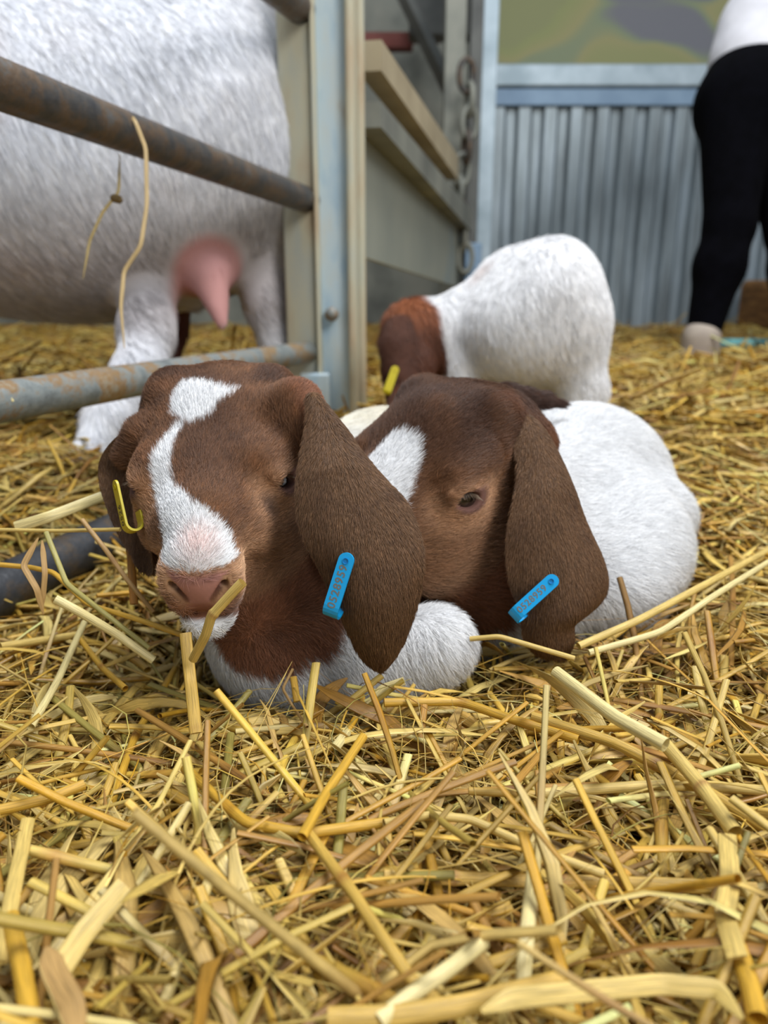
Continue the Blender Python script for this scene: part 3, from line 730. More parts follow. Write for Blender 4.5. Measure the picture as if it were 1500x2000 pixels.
# ---- front kid
kid1 = tag(empty('goat_kid', (-0.04, 0.45, 0.0)), 'brown-headed white goat kid in front, white blaze down its face, chewing a straw', 'goat')
neck1 = at(548, 1160, .405)
def color1(P):
    L = local(K1, P); c = head_color(K1, P, (PATCH1, BLAZE1), 1)
    q = np.linalg.norm((P - neck1) * np.array([1, .8, 1]), axis=1) / 0.0385 + 0.06 * vnoise(P, 500, 21) + 0.08 * vnoise(P, 90, 22)
    hd = np.linalg.norm((L - np.array([4.5, 0, 0.6])) * np.array([0.62, 1, 1]), axis=1) / 6.4
    br = np.maximum(sstep(1.0 - q, -0.03, 0.03), sstep(1.0 - hd, -0.02, 0.02))
    br = np.maximum(br, sstep(.030 - np.linalg.norm(P - at(600, 820, .385), axis=1), -.001, .001))
    body = mixc(np.tile(WHITE, (len(P), 1)), CREAM, sstep(P[:, 1], .45, .6))
    neckc = mixc(np.tile(srgb(134, 88, 62), (len(P), 1)), DARK, sstep(vnoise(P, 80, 31), 0, .9) * .4)
    c = mixc(c, neckc, sstep(hd, 0.86, 1.0))
    return body * (1 - br)[:, None] + c * br[:, None]
def dens1(P):
    return head_dens(K1, P) * np.where(P[:, 1] > 0.55, 0.5, 1) * np.where(P[:, 2] < -0.012, 0.05, 1)
Va, Qa, ida = join([(V1, Q1), ear1, ear1b])
ec1 = ear_color(EARB, 41)
tint = np.concatenate([color1(V1), ec1(ear1[0]), ec1(ear1b[0]) * 0.9])
mesh_obj('body', Va, Qa, M_skin, kid1, attrs={'tint': tint * 0.8})
fur('coat', V1, Q1, kid1, 240000, lambda P: head_len(K1, P), lambda P, N: head_comb(K1, P, N, (0.45, 0.05, -0.75)), color1, M_fur, 1, dens=dens1(V1), lift=0.26, curl=0.12)
fur('undercoat', V1, Q1, kid1, 60000, lambda P: head_len(K1, P) * 0.8, lambda P, N: head_comb(K1, P, N, (0.45, 0.05, -0.75)), color1, M_fur, 7, dens=dens1(V1), lift=0.5, curl=0.28, width=0.00014)
ear_fur(kid1, ear1, 42000, ec1, 2, (0.10, -0.05, -1.0))
ear_fur(kid1, ear1b, 14000, ear_color(EARB * 0.85, 51), 3, (0.1, 0, -1.0))
add_eyes(K1, kid1)
tn = (CAM - at(665, 1140, .34)); tn = tn / np.linalg.norm(tn)
tl = np.cross(tn, [0, 0, 1]); tl /= np.linalg.norm(tl)
ear_tag(kid1, at(681, 1080, .3325), at(648, 1184, .3345), 0.0071, tn + 0.28 * tl * np.sign(tl[0]) * -1, '0528959', M_blue, M_ink, fold=0.0052, label='bright blue plastic strap tag with a number, folded round the right-hand ear')
ear_tag(kid1, at(224, 938, .366), at(243, 1024, .364), 0.0066, np.array([-0.80, -0.60, 0.1]), '0526', M_yel, M_ink2, fold=0.0040, arm=.25, label='yellow plastic strap tag on the left-hand ear')

# ---- second kid
kid2 = tag(empty('goat_kid', (0.10, 0.52, 0.0)), 'white goat kid lying behind at right, brown head resting, short white blaze', 'goat')
neck2 = at(900, 1120, .44)
def color2(P):
    L = local(K2, P); c = head_color(K2, P, (BLAZE2,), 1)
    q = np.linalg.norm((P - neck2) * np.array([1, .8, 1.0]), axis=1) / 0.036 + 0.06 * vnoise(P, 500, 21) + 0.08 * vnoise(P, 90, 22)
    hd = np.linalg.norm((L - np.array([4.5, 0, 0.2])) * np.array([0.62, 1, 1]), axis=1) / 6.6
    br = np.maximum(sstep(1.0 - q, -0.03, 0.03), sstep(1.0 - hd, -0.02, 0.02))
    br = np.maximum(br, sstep(.030 - np.linalg.norm(P - at(1005, 850, .438), axis=1), -.001, .001))
    body = np.tile(WHITE, (len(P), 1))
    c = mixc(c, srgb(128, 80, 52), sstep(hd, 0.86, 1.0))
    return body * (1 - br)[:, None] + c * br[:, None]
Va, Qa, ida = join([(V2, Q2), ear2])
ec2 = ear_color(EARB * 1.08, 61)
mesh_obj('body', Va, Qa, M_skin, kid2, attrs={'tint': np.concatenate([color2(V2), ec2(ear2[0])]) * 0.8})
dn2 = head_dens(K2, V2, .5) * np.where(V2[:, 2] < -0.012, 0.05, 1) * np.where((V2[:, 0] < 0.02) & (V2[:, 2] < .06), 0.4, 1)
fur('coat', V2, Q2, kid2, 190000, lambda P: head_len(K2, P, 0.0055, 0.010), lambda P, N: head_comb(K2, P, N, (0.5, 0.5, -0.6)), color2, M_fur, 11, dens=dn2, lift=0.28, curl=0.15)
fur('undercoat', V2, Q2, kid2, 50000, lambda P: head_len(K2, P, 0.005, 0.0085), lambda P, N: head_comb(K2, P, N, (0.5, 0.5, -0.6)), color2, M_fur, 17, dens=dn2, lift=0.5, curl=0.3, width=0.00014)
ear_fur(kid2, ear2, 40000, ec2, 12, (0.10, 0.0, -1.0))
add_eyes(K2, kid2)
tn = (CAM - at(1045, 1170, .40)); tn = tn / np.linalg.norm(tn)
ear_tag(kid2, at(1088, 1126, .3835), at(1015, 1192, .3865), 0.0070, tn + np.array([-0.12, 0, 0.1]), '0528959', M_blue, M_ink, fold=0.0052, tsize=0.95, label='bright blue plastic strap tag with a number')
# tail
tl_ = [at(990, 776, .56), at(1025, 776, .565), at(1062, 781, .57), at(1102, 790, .575)]
St = Sculpt(np.min(tl_, 0) - .03, np.max(tl_, 0) + .03, .0016)
for i in range(3): St.cone(tl_[i], tl_[i + 1], (.0085, .0065, .005)[i], (.0065, .005, .002)[i], .004)
St.ell(tl_[0], (.010, .010, .008), .006)
Vt, Qt = St.mesh(1)
mesh_obj('tail', Vt, Qt, M_skin, kid2, attrs={'tint': np.tile(DARK, (len(Vt), 1))})
fur('tail_coat', Vt, Qt, kid2, 4000, 0.006, lambda P, N: np.tile((1.0, 0, -.1), (len(P), 1)), lambda P: np.tile(DARK * 1.1, (len(P), 1)), M_fur, 13, width=.0003)
# crusted horn bud
# ------------------------------------------------------------------ pen metalwork
M_rail = noise_mat('rusty_rail', [(0.30, tuple(srgb(44, 46, 52))), (0.45, tuple(srgb(70, 68, 66))), (0.56, tuple(srgb(96, 78, 60))), (0.64, tuple(srgb(88, 90, 90))), (0.75, tuple(srgb(120, 96, 66)))], scale=26, detail=10, rough=0.5, metal=0.25, bump=0.6, bscale=120, rough_n=0.7)
M_rail2 = noise_mat('crusted_rail', [(0.30, tuple(srgb(86, 92, 94))), (0.47, tuple(srgb(126, 132, 130))), (0.56, tuple(srgb(134, 104, 64))), (0.66, tuple(srgb(150, 148, 134))), (0.78, tuple(srgb(176, 160, 128)))], scale=24, detail=10, rough=0.55, metal=0.15, bump=0.7, bscale=90, rough_n=0.72)
M_rail3 = noise_mat('dark_blue_rail', [(0.30, tuple(srgb(34, 36, 40))), (0.5, tuple(srgb(58, 60, 64))), (0.62, tuple(srgb(84, 70, 54))), (0.75, tuple(srgb(96, 100, 104)))], scale=24, detail=10, rough=0.5, metal=0.2, bump=0.6, bscale=110, rough_n=0.7)
M_postr = noise_mat('rust_streaked_steel', [(0.3, tuple(srgb(170, 176, 168))), (0.5, tuple(srgb(186, 182, 158))), (0.66, tuple(srgb(182, 166, 138))), (0.80, tuple(srgb(160, 130, 100)))], scale=7, stretch=(3, 3, 1), rough=0.6, detail=7)
M_postb = noise_mat('worn_blue_steel', [(0.32, tuple(srgb(150, 180, 202))), (0.5, tuple(srgb(184, 202, 210))), (0.62, tuple(srgb(190, 200, 200))), (0.74, tuple(srgb(176, 160, 136)))], scale=8, stretch=(3, 3, 1), rough=0.5, detail=7)
def on_plane(A, B, px, py):
    """where the sight line through (px, py) meets the upright plane standing on the line A-B"""
    d = at(px, py, 1.0) - CAM; e = np.array(B[:2]) - np.array(A[:2]); n = np.array([e[1], -e[0]])
    k = ((np.array(A[:2]) - CAM[:2]) @ n) / (d[:2] @ n); return CAM + k * d
GA, GB = at(0, 165, .52), at(605, 393, 1.04)
gmid = (GA + GB) / 2
gate = tag(empty('pen_gate', (gmid[0], gmid[1], 0)), 'rusty tubular pen gate running back from the left edge, straws hanging from its top rail', 'gate')
def grail(p, q, r, mat, lab, e0=-1.3, e1=1.0):
    a, b = on_plane(GA, GB, *p), on_plane(GA, GB, *q)
    o = mesh_obj('rail', *tube([a + (b - a) * t for t in np.linspace(e0, e1, 24)], r, 20), mat, gate); o['label'] = lab
zr = lambda y, d: at(750, y, d)[2]
def zY(py, Y):
    k = (1000 - py) / F_PX; d = Y / (cp + k * sp); return CAM_H + d * (-sp + k * cp)
grail((0, 165), (605, 393), .0168, M_rail, 'dark rusty top rail')
grail((0, 785), (600, 688), .0150, M_rail2, 'pale rust-crusted middle rail')
grail((0, 1155), (240, 1035), .0190, M_rail3, 'dark bottom rail sunk in the straw', e1=2.1)
grail((450, -90), (590, 20), .018, M_rail, 'upper rail at the top edge', e1=1.0)
# upright at the gate's end, coupling post, next hurdle's upright
def sqpost(name, cx, cy, w, d, z1, mat, parent=None, ang=0.31, z0=-.03):
    V, Fc = box((-w / 2, -d / 2, z0), (w / 2, d / 2, z1)); R = euler(-ang)
    V = [tuple(R @ np.array(v) + np.array([cx, cy, 0])) for v in V]
    return bevel(mesh_obj(name, V, Fc, mat, parent, smooth=False), .004, 3)
def xat(px, py, d): return at(px, py, d)[0]
sqpost('upright', xat(600, 500, 1.12), 1.12, .046, .03, .95, M_postr, gate)['label'] = 'flat end upright streaked with rust'
post = tag(empty('gate_post', (xat(658, 800, 1.12), 1.15, 0)), 'worn blue-grey steel post with channel sides at the end of the pen gate', 'post')
sqpost('post_face', xat(658, 500, 1.10), 1.13, .050, .046, 1.0, M_postb, post, ang=.05)
sqpost('post_flange', xat(628, 500, 1.10), 1.115, .006, .05, 1.0, M_postr, post, ang=.05)
sqpost('post_flange', xat(691, 500, 1.10), 1.115, .010, .05, 1.0, M_postr, post, ang=.05)
V, Fc = tube([(xat(650, 605, 1.08), 1.098, .155), (xat(650, 605, 1.08), 1.088, .155)], .010, 8)
mesh_obj('bolt', V, Fc, M_rail2, post)
pl = tag(bevel(mesh_obj('foot_plate', *box((xat(590, 750, 1.1), 1.08, -.02), (xat(645, 750, 1.1), 1.095, .075)), M_postb, smooth=False), .003), 'worn blue steel plate low beside the gate post, partly covered by straw', 'plate')
# second hurdle: sheeted feed barrier running back to the right
HA, HB = at(706, 500, 1.17)[:2], at(905, 500, 3.05)[:2]
def hp(t, z): q = HA + (HB - HA) * t; return (q[0], q[1], z)
bar = tag(empty('feed_barrier', hp(.5, 0)), 'sheeted steel feed barrier with sloping-looking beige rails, right of the gate post', 'barrier')
def hquad(name, z0a, z0b, z1a, z1b, mat, th=.01, off=0.0, t0=0.0, t1=1.0, parent=bar):
    d = HB - HA; n = np.array([d[1], -d[0]]) / np.linalg.norm(d); V = []
    for t, a, b2 in ((t0, z0a, z1a), (t1, z0b, z1b)):
        for zz in (a, b2):
            for o_ in (off, off + th):
                p = hp(t, zz); V.append((p[0] + n[0] * o_, p[1] + n[1] * o_, zz))
    return mesh_obj(name, V, [(0, 1, 3, 2), (4, 6, 7, 5), (0, 4, 5, 1), (2, 3, 7, 6), (0, 2, 6, 4), (1, 5, 7, 3)], mat, parent, smooth=False)
M_beige = noise_mat('dusty_beige_steel', [(0.3, tuple(srgb(146, 134, 108))), (0.7, tuple(srgb(180, 168, 140)))], scale=5, rough=0.7)
M_sheet = noise_mat('dull_sheet', [(0.35, tuple(srgb(140, 146, 138))), (0.6, tuple(srgb(160, 164, 152))), (0.72, tuple(srgb(128, 150, 160)))], scale=2.5, rough=0.55, metal=0.15, detail=3)
def hbar(name, c4, mat, th, off=0.0):
    """steel section between four sight points (near top, near bottom, far top, far bottom) on the barrier's own plane"""
    d = HB - HA; n = np.array([d[1], -d[0]]) / np.linalg.norm(d); V = []
    for p in c4:
        q = on_plane(HA, HB, *p)
        for o_ in (off, off + th): V.append((q[0] + n[0] * o_, q[1] + n[1] * o_, q[2]))
    return mesh_obj(name, V, [(0, 1, 3, 2), (4, 6, 7, 5), (0, 4, 5, 1), (2, 3, 7, 6), (0, 2, 6, 4), (1, 5, 7, 3)], mat, bar, smooth=False)
hbar('rail', ((697, 80), (697, 140), (872, 306), (872, 352)), M_beige, .035)
hbar('rail', ((697, 200), (697, 250), (902, 410), (902, 452)), M_galvd, .035)
hbar('sheet_panel', ((697, 232), (697, 496), (902, 440), (902, 562)), M_sheet, .008, -.012)
hbar('back_sheet', ((697, 120), (697, 232), (880, 340), (902, 440)), M_galvd, .008, -.06)
sqpost('end_upright', xat(702, 500, 1.15), 1.18, .018, .03, 1.0, M_postr, bar, ang=.1)
# far posts with a chain
fp = tag(empty('barrier_post', (xat(905, 600, 3.1), 3.1, 0)), 'grey galvanised posts with a hanging chain, left end of the corrugated wall', 'post')
sqpost('post_tube', xat(873, 300, 3.1), 3.12, .075, .06, 1.9, M_galvd, fp, ang=0)
sqpost('post_tube', xat(908, 300, 3.1), 3.10, .045, .06, 1.5, M_dkgrey, fp, ang=0)
sqpost('post_tube', xat(932, 60, 3.3), 3.30, .06, .05, 1.75, M_cap, fp, ang=0)
sqpost('foot_bracket', xat(915, 490, 3.0), 3.0, .06, .03, .33, M_capb, fp, ang=0)
ch = tag(empty('chain', (xat(897, 300, 3.0), 3.0, .35)), 'dull steel chain hanging against the grey posts beyond the feed barrier', 'chain')
for k in range(9):
    z_ = zY(150, 3.0) - k * .075; cx_ = xat(893 + 8 * math.sin(k * .9), 300, 3.0); a = np.linspace(0, 2 * math.pi, 15)[:-1]; R = euler(0.3 + (math.pi / 2 if k % 2 else 0))
    pts = [R @ np.array([.028 * math.cos(t), 0, .052 * math.sin(t)]) + np.array([cx_, 2.98, z_]) for t in a]
    pts.append(pts[0]); mesh_obj('link', *tube(pts, .010, 8, cap=False, up=(0.1, 1, 0)), M_galvd if k % 3 else M_rail, ch)
tag(bevel(mesh_obj('girder', *box((0.10, 3.45, zY(70, 3.45)), (0.36, 3.55, zY(-30, 3.45)), ), M_dkgrey, smooth=False), .01), 'dark grey steel box high beyond the gate post', 'box')
bm_ = tag(mesh_obj('roof_prop', *tube([at(775, -40, 2.9), at(885, 190, 3.0)], .03, 4), M_dkgrey, smooth=False), 'dark sloping steel prop high beyond the feed barrier', 'prop')
tag(mesh_obj('painted_beam', *box((xat(700, 60, 3.6), 3.6, zY(92, 3.6)), (xat(800, 60, 3.6), 3.68, zY(62, 3.6))), M_red, smooth=False), 'short dark red painted beam high beyond the gate post', 'beam')
tag(mesh_obj('painted_panel', *box((xat(800, 60, 3.7), 3.7, zY(78, 3.7)), (xat(848, 60, 3.7), 3.76, zY(-60, 3.7))), M_red, smooth=False), 'tall dark red painted panel beside the sloping prop', 'panel')

# ------------------------------------------------------------------ the doe
M_doe = noise_mat('doe_hide', [(0.35, tuple(srgb(196, 192, 194))), (0.65, tuple(srgb(236, 238, 242)))], scale=3, rough=0.7)
doe = tag(empty('goat', (-.45, 1.05, 0)), 'large white adult goat with a pink udder standing behind the pen gate', 'goat')
Sd = Sculpt((-1.35, .60, -.02), (-.04, 1.55, .80), .0065)
A_, B_ = at(-480, 305, 1.04), at(330, 305, 1.10)
Sd.cone(A_, B_, .205, .205, 0)
Sd.ell(at(140, 385, 1.08), (.24, .20, .165), .06)
Sd.ell(at(420, 150, 1.14), (.15, .14, .20), .08)
Sd.cone(at(462, 120, 1.13), at(498, 420, 1.12), .090, .064, .05)
Sd.cone(at(498, 420, 1.12), at(520, 590, 1.12), .060, .034, .02)
Sd.cone(at(520, 590, 1.12), at(543, 690, 1.13), .033, .024, .012)
Sd.cone(at(543, 690, 1.13), at(545, 800, 1.13), .022, .020, .01)
Sd.cone(at(330, 440, 1.22), at(330, 640, 1.26), .055, .030, .04)
Sd.cone(at(330, 640, 1.26), at(318, 800, 1.26), .026, .020, .02)
Sd.cone(at(288, 520, 1.06), at(288, 640, 1.00), .045, .034, .02)
Sd.cone(at(288, 640, 1.00), at(270, 730, .95), .033, .028, .02)
Sd.cone(at(270, 730, .95), at(215, 820, .90), .029, .026, .02)
Sd.cone(at(215, 820, .90), at(168, 915, .86), .026, .022, .015)
Sd.cone(at(168, 915, .86), at(158, 935, .85), .026, .028, .01)
Sd.cone(at(-560, 520, .98), at(-600, 900, .98), .045, .025, .04)
Sd.cone(at(-520, 200, 1.0), at(-760, -60, 1.0), .12, .08, .06)
Sd.cone(at(408, 470, 1.06), at(412, 535, 1.05), .040, .032, .02)
Sd.cone(at(408, 540, 1.02), at(434, 635, 1.01), .027, .008, .02)
Sd.cone(at(385, 520, 1.10), at(375, 590, 1.11), .034, .012, .02)
Vd, Qd = Sd.mesh(2)
ud = at(415, 560, 1.02)
def doe_col(P):
    c = mixc(np.tile(srgb(224, 226, 232), (len(P), 1)), srgb(205, 190, 186), sstep(vnoise(P, 9, 71) + 0.4 * vnoise(P, 30, 72), 0.0, 1.1) * 0.55)
    belly_shade = sstep(.34 - P[:, 2], 0, .14) * sstep(P[:, 2], .10, .17)
    c = mixc(c, srgb(168, 154, 150), belly_shade * 0.6)  # shade on the doe's underside, painted into the coat colour
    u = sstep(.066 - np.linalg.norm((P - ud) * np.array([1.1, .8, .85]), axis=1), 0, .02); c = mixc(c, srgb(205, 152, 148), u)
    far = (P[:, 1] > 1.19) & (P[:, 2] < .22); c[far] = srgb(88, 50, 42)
    st = sstep(.08 - np.linalg.norm(P - at(525, 300, 1.1), axis=1), 0, .07); return mixc(c, srgb(226, 212, 186), st * .7)
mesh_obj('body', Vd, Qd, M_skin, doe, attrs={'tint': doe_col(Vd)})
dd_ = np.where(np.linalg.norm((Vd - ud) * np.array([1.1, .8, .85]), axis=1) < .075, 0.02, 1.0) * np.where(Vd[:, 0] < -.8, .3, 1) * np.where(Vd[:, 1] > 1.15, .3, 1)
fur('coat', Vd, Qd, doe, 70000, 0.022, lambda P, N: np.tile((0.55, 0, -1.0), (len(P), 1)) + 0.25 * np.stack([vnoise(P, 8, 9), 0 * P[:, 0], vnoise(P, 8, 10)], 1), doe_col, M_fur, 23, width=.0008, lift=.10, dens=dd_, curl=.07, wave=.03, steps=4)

# ------------------------------------------------------------------ third kid, grazing further back
kid3 = tag(empty('goat_kid', tuple(at(1000, 800, .95)[:2]) + (0,)), 'white goat kid standing further back, brown head lowered, yellow ear tag', 'goat')
S3 = Sculpt((-.06, .70, -.02), (.32, 1.25, .34), .004)
S3.cone(at(1072, 590, .93), at(915, 660, 1.0), .058, .056, 0)
S3.ell(at(1080, 570, .93), (.048, .07, .060), .03)
S3.ell(at(1040, 650, .93), (.075, .06, .062), .04)
S3.ell(at(1010, 560, .98), (.05, .05, .045), .04)
S3.cone(at(1120, 640, .92), at(1140, 760, .93), .036, .026, .03)
S3.cone(at(1140, 760, .93), at(1130, 870, .93), .022, .016, .02)
S3.cone(at(1060, 700, .98), at(1060, 850, .99), .03, .016, .02)
S3.cone(at(900, 720, .96), at(905, 870, .96), .026, .015, .02)
S3.cone(at(960, 720, 1.02), at(965, 850, 1.02), .026, .015, .02)
S3.cone(at(900, 660, .99), at(820, 655, .97), .052, .036, .03)
S3.cone(at(805, 645, .96), at(795, 720, .93), .034, .024, .03)
S3.cone(at(795, 720, .93), at(788, 800, .90), .026, .018, .02)
V3, Q3 = S3.mesh(2)
ear3 = px_ear([(748, 640, .93, 800, 618, .925), (738, 670, .915, 812, 660, .91), (745, 705, .91, 822, 712, .905), (758, 745, .905, 818, 752, .90), (780, 780, .90, 806, 782, .90)], .01, .002)
def col3(P):
    q = (P - CAM) @ RGT / ((P - CAM) @ FWD) * F_PX + 750
    hd = np.linalg.norm((P - at(788, 700, .93)) * np.array([1.0, .5, .60]), axis=1)
    f = sstep(.052 - hd + .004 * vnoise(P, 60, 3), -.003, .003)
    c = np.tile(srgb(242, 242, 244), (len(P), 1)); g = sstep(.03 - np.linalg.norm(P - at(950, 540, .95), axis=1), 0, .03)
    c = mixc(c, srgb(200, 176, 166), g * .6)
    br = mixc(np.tile(srgb(92, 54, 36), (len(P), 1)), srgb(142, 86, 56), sstep(P[:, 2], zr(660, .93), zr(600, .93)))
    return c * (1 - f)[:, None] + br * f[:, None]
Va, Qa, _ = join([(V3, Q3), ear3])
mesh_obj('body', Va, Qa, M_skin, kid3, attrs={'tint': np.concatenate([col3(V3), np.tile(srgb(78, 48, 36), (len(ear3[0]), 1))])})
fur('coat', V3, Q3, kid3, 40000, .014, lambda P, N: np.tile((.3, -.2, -.9), (len(P), 1)), col3, M_fur, 33, width=.0006, lift=.3, steps=4)
ear_fur(kid3, ear3, 6000, lambda P: np.tile(srgb(84, 52, 38), (len(P), 1)), 34, (0.1, 0, -1.0), length=.008)
ear_tag(kid3, at(774, 715, .893), at(757, 762, .893), .0095, (CAM - at(765, 740, .9)), None, M_yel, M_ink2, fold=.004, label='yellow plastic ear tag')

# ------------------------------------------------------------------ person in black leggings
M_legg = noise_mat('black_leggings', [(0.3, tuple(srgb(3, 3, 5))), (0.7, tuple(srgb(6, 6, 11)))], scale=30, rough=0.95, spec=0.05, bump=0.1)
M_person = noise_mat('person_skin', [(0.3, tuple(srgb(214, 170, 146))), (0.7, tuple(srgb(226, 184, 160)))], scale=10, rough=0.5)
M_shirt = noise_mat('pale_shirt', [(0.3, tuple(srgb(196, 196, 202))), (0.7, tuple(srgb(224, 224, 230)))], scale=12, rough=0.8, bump=0.2)
M_boot = noise_mat('dusty_boot', [(0.3, tuple(srgb(140, 128, 118))), (0.7, tuple(srgb(176, 164, 150)))], scale=14, rough=0.8)
PD = 2.05
per_ = tag(empty('person', tuple(at(1420, 700, PD)[:2]) + (0,)), 'person in black leggings and pale top bending over in the background', 'person')
hipL = at(1440, 205, PD); kneeL = at(1425, 440, PD - .02); ankL = at(1368, 672, PD)
hipR = at(1490, 205, PD + .10); kneeR = at(1545, 450, PD + .04); ankR = at(1560, 672, PD + .10)
waist = at(1500, 60, PD + .05); chest = at(1660, -60, PD + .08); neckp = at(1775, -40, PD + .08); headp = at(1850, 25, PD + .08)
shl = np.array([0, -.15, 0])
def person_prims(S, g=0.0, part='body'):
    def c(a, b, ra, rb, k=.03): S.cone(a, b, ra + g, rb + g, k)
    if part in ('body', 'legs'):
        S.ell((hipL + hipR) / 2 + np.array([.0, 0, .0]), (.135 + g, .155 + g, .13 + g), 0)
        c((hipL + hipR) / 2, waist, .12, .105, .05)
        for h_, k_, a_ in ((hipL, kneeL, ankL), (hipR, kneeR, ankR)):
            c(h_, k_, .092, .060, .05); cf = k_ + (a_ - k_) * .35
            c(k_, cf, .058, .058, .02); c(cf, a_, .057, .036, .03)
    if part == 'top': c(waist + ((hipL + hipR) / 2 - waist) * .42, waist, .128, .116, .05)
    if part in ('body', 'top'):
        c(waist, chest, .110, .125, .05)
        for s in (-1, 1):
            sh = chest + s * shl + np.array([.05, 0, 0]); el = sh + np.array([.05, s * -.02, -.27]); wr = el + np.array([.10, s * .02, -.22])
            c(chest, sh, .09, .055, .04); c(sh, el if part == 'body' else sh + (el - sh) * .5, .047, .038 if part == 'body' else .05, .03)
            if part == 'body':
                c(el, wr, .037, .025, .02)
                hb = wr + np.array([.03, 0, -.05]); c(wr, hb, .026, .032, .02)
                for f_ in range(4):
                    fs = hb + np.array([.0 + .0, (f_ - 1.5) * .017, -.02]); c(fs, fs + np.array([.02, 0, -.035]), .009, .008, .006); c(fs + np.array([.02, 0, -.035]), fs + np.array([.012, 0, -.065 - .004 * (f_ in (1, 2))]), .008, .007, .005)
                c(wr + np.array([.02, s * .015, -.02]), wr + np.array([.055, s * .03, -.06]), .011, .009, .008)
    if part == 'body':
        c(chest + np.array([.05, 0, 0]), neckp, .06, .05, .03); c(neckp, headp, .05, .06, .03)
        S.ell(headp, (.095, .075, .10), .03); S.ell(headp + np.array([.05, 0, -.06]), (.05, .05, .06), .03)
        S.ell(headp + np.array([.105, 0, -.045]), (.022, .013, .018), .01)
        for s in (-1, 1):
            S.ell(headp + np.array([-.005, s * .077, -.01]), (.02, .008, .032), .008); S.ell(headp + np.array([.085, s * .03, -.005]), (.018, .014, .01), .006, sub=True)
        for a_ in (ankL, ankR): c(a_, a_ + np.array([-.0, 0, -.06]), .034, .036, .02); c(a_ + np.array([0, 0, -.055]), a_ + np.array([-.09, -.07, -.075]), .034, .026, .02)
lo = np.array([.70, 1.65, -.03]); hi = np.array([1.95, 2.85, 1.25])
for part, mt, nm, g, hh in (('body', M_person, 'body', 0.0, .010), ('legs', M_legg, 'leggings', .006, .010), ('top', M_shirt, 'shirt', .008, .010)):
    S = Sculpt(lo, hi, hh); person_prims(S, g, part); V, Q = S.mesh(2); mesh_obj(nm, V, Q, mt, per_)
M_hair = noise_mat('brown_hair', [(0.3, tuple(srgb(70, 50, 36))), (0.7, tuple(srgb(110, 82, 58)))], scale=40, stretch=(1, 1, 6), rough=0.5)
S = Sculpt(headp - .2, headp + .2, .006); S.ell(headp + np.array([-.02, 0, .02]), (.10, .085, .10), 0); S.cone(headp + np.array([-.08, 0, .05]), headp + np.array([-.02, 0, -.16]), .035, .02, .03); V, Q = S.mesh(2); mesh_obj('hair', V, Q, M_hair, per_)
for a_ in (ankL, ankR):
    S = Sculpt(a_ - .25, a_ + .2, .006)
    S.cone(a_ + np.array([0, 0, .015]), a_ + np.array([0, 0, -.07]), .050, .050, 0); S.cone(a_ + np.array([.01, 0, -.08]), a_ + np.array([-.10, -.08, -.09]), .052, .042, .03)
    S.ell(a_ + np.array([-.05, -.03, -.118]), (.11, .09, .022), .01)
    V, Q = S.mesh(2); mesh_obj('boot', V, Q, M_boot, per_)
# turquoise cord and a dark brown straw bale at the right
M_teal = noise_mat('turquoise_cord', [(0.3, tuple(srgb(84, 160, 170))), (0.7, tuple(srgb(120, 190, 190)))], scale=60, rough=0.7)
pts = [at(1405 + 22 * k, 682 + 7 * math.sin(k * 1.3), 2.25 + .02 * (k % 2)) for k in range(9)]
for p in pts: p[2] = max(p[2], .02)
tag(mesh_obj('baler_twine', *tube(pts, .016, 8), M_teal), 'pale turquoise cord lying on the straw beside the boot', 'cord')
M_bale = noise_mat('brown_bale', [(0.3, tuple(srgb(92, 62, 30))), (0.6, tuple(srgb(146, 104, 56))), (0.8, tuple(srgb(176, 136, 80)))], scale=9, stretch=(1, 1, 6), rough=0.8, bump=0.8, bscale=40)
o = bevel(mesh_obj('straw_bale', *box((1.62, 3.2, -.02), (2.5, 3.65, .20)), M_bale, smooth=False), .03, 3); tag(o, 'low brown compacted straw bale against the wall, right of the leggings', 'bale')
# ------------------------------------------------------------------ straw
mS, N, L, b = new_mat('straw')
at1 = N.new('ShaderNodeAttribute'); at1.attribute_name = 'tint'
at2 = N.new('ShaderNodeAttribute'); at2.attribute_name = 'fib'
mp = N.new('ShaderNodeMapping'); mp.inputs['Scale'].default_value = (1.2, 9.0, 40.0); L.new(at2.outputs['Vector'], mp.inputs[0])
n1 = N.new('ShaderNodeTexNoise'); n1.inputs['Scale'].default_value = 1.6; n1.inputs['Detail'].default_value = 5; n1.inputs['Roughness'].default_value = 0.6; L.new(mp.outputs[0], n1.inputs['Vector'])
mr = N.new('ShaderNodeMapRange'); mr.inputs['From Min'].default_value = 0.25; mr.inputs['From Max'].default_value = 0.75; mr.inputs['To Min'].default_value = 0.50; mr.inputs['To Max'].default_value = 1.28; L.new(n1.outputs[0], mr.inputs[0])
vm = N.new('ShaderNodeVectorMath'); vm.operation = 'SCALE'; L.new(at1.outputs['Color'], vm.inputs[0]); L.new(mr.outputs[0], vm.inputs['Scale'])
L.new(vm.outputs[0], b.inputs['Base Color']); b.inputs['Roughness'].default_value = 0.36; b.inputs['Specular IOR Level'].default_value = 0.55
bp = N.new('ShaderNodeBump'); bp.inputs['Strength'].default_value = 0.5; bp.inputs['Distance'].default_value = 0.0006; L.new(n1.outputs[0], bp.inputs['Height']); L.new(bp.outputs[0], b.inputs['Normal'])
tr = N.new('ShaderNodeBsdfTranslucent'); L.new(vm.outputs[0], tr.inputs[0]); ms = N.new('ShaderNodeMixShader'); ms.inputs[0].default_value = 0.10
out = N['Material Output']; L.new(b.outputs[0], ms.inputs[1]); L.new(tr.outputs[0], ms.inputs[2]); L.new(ms.outputs[0], out.inputs[0])
M_straw = mS
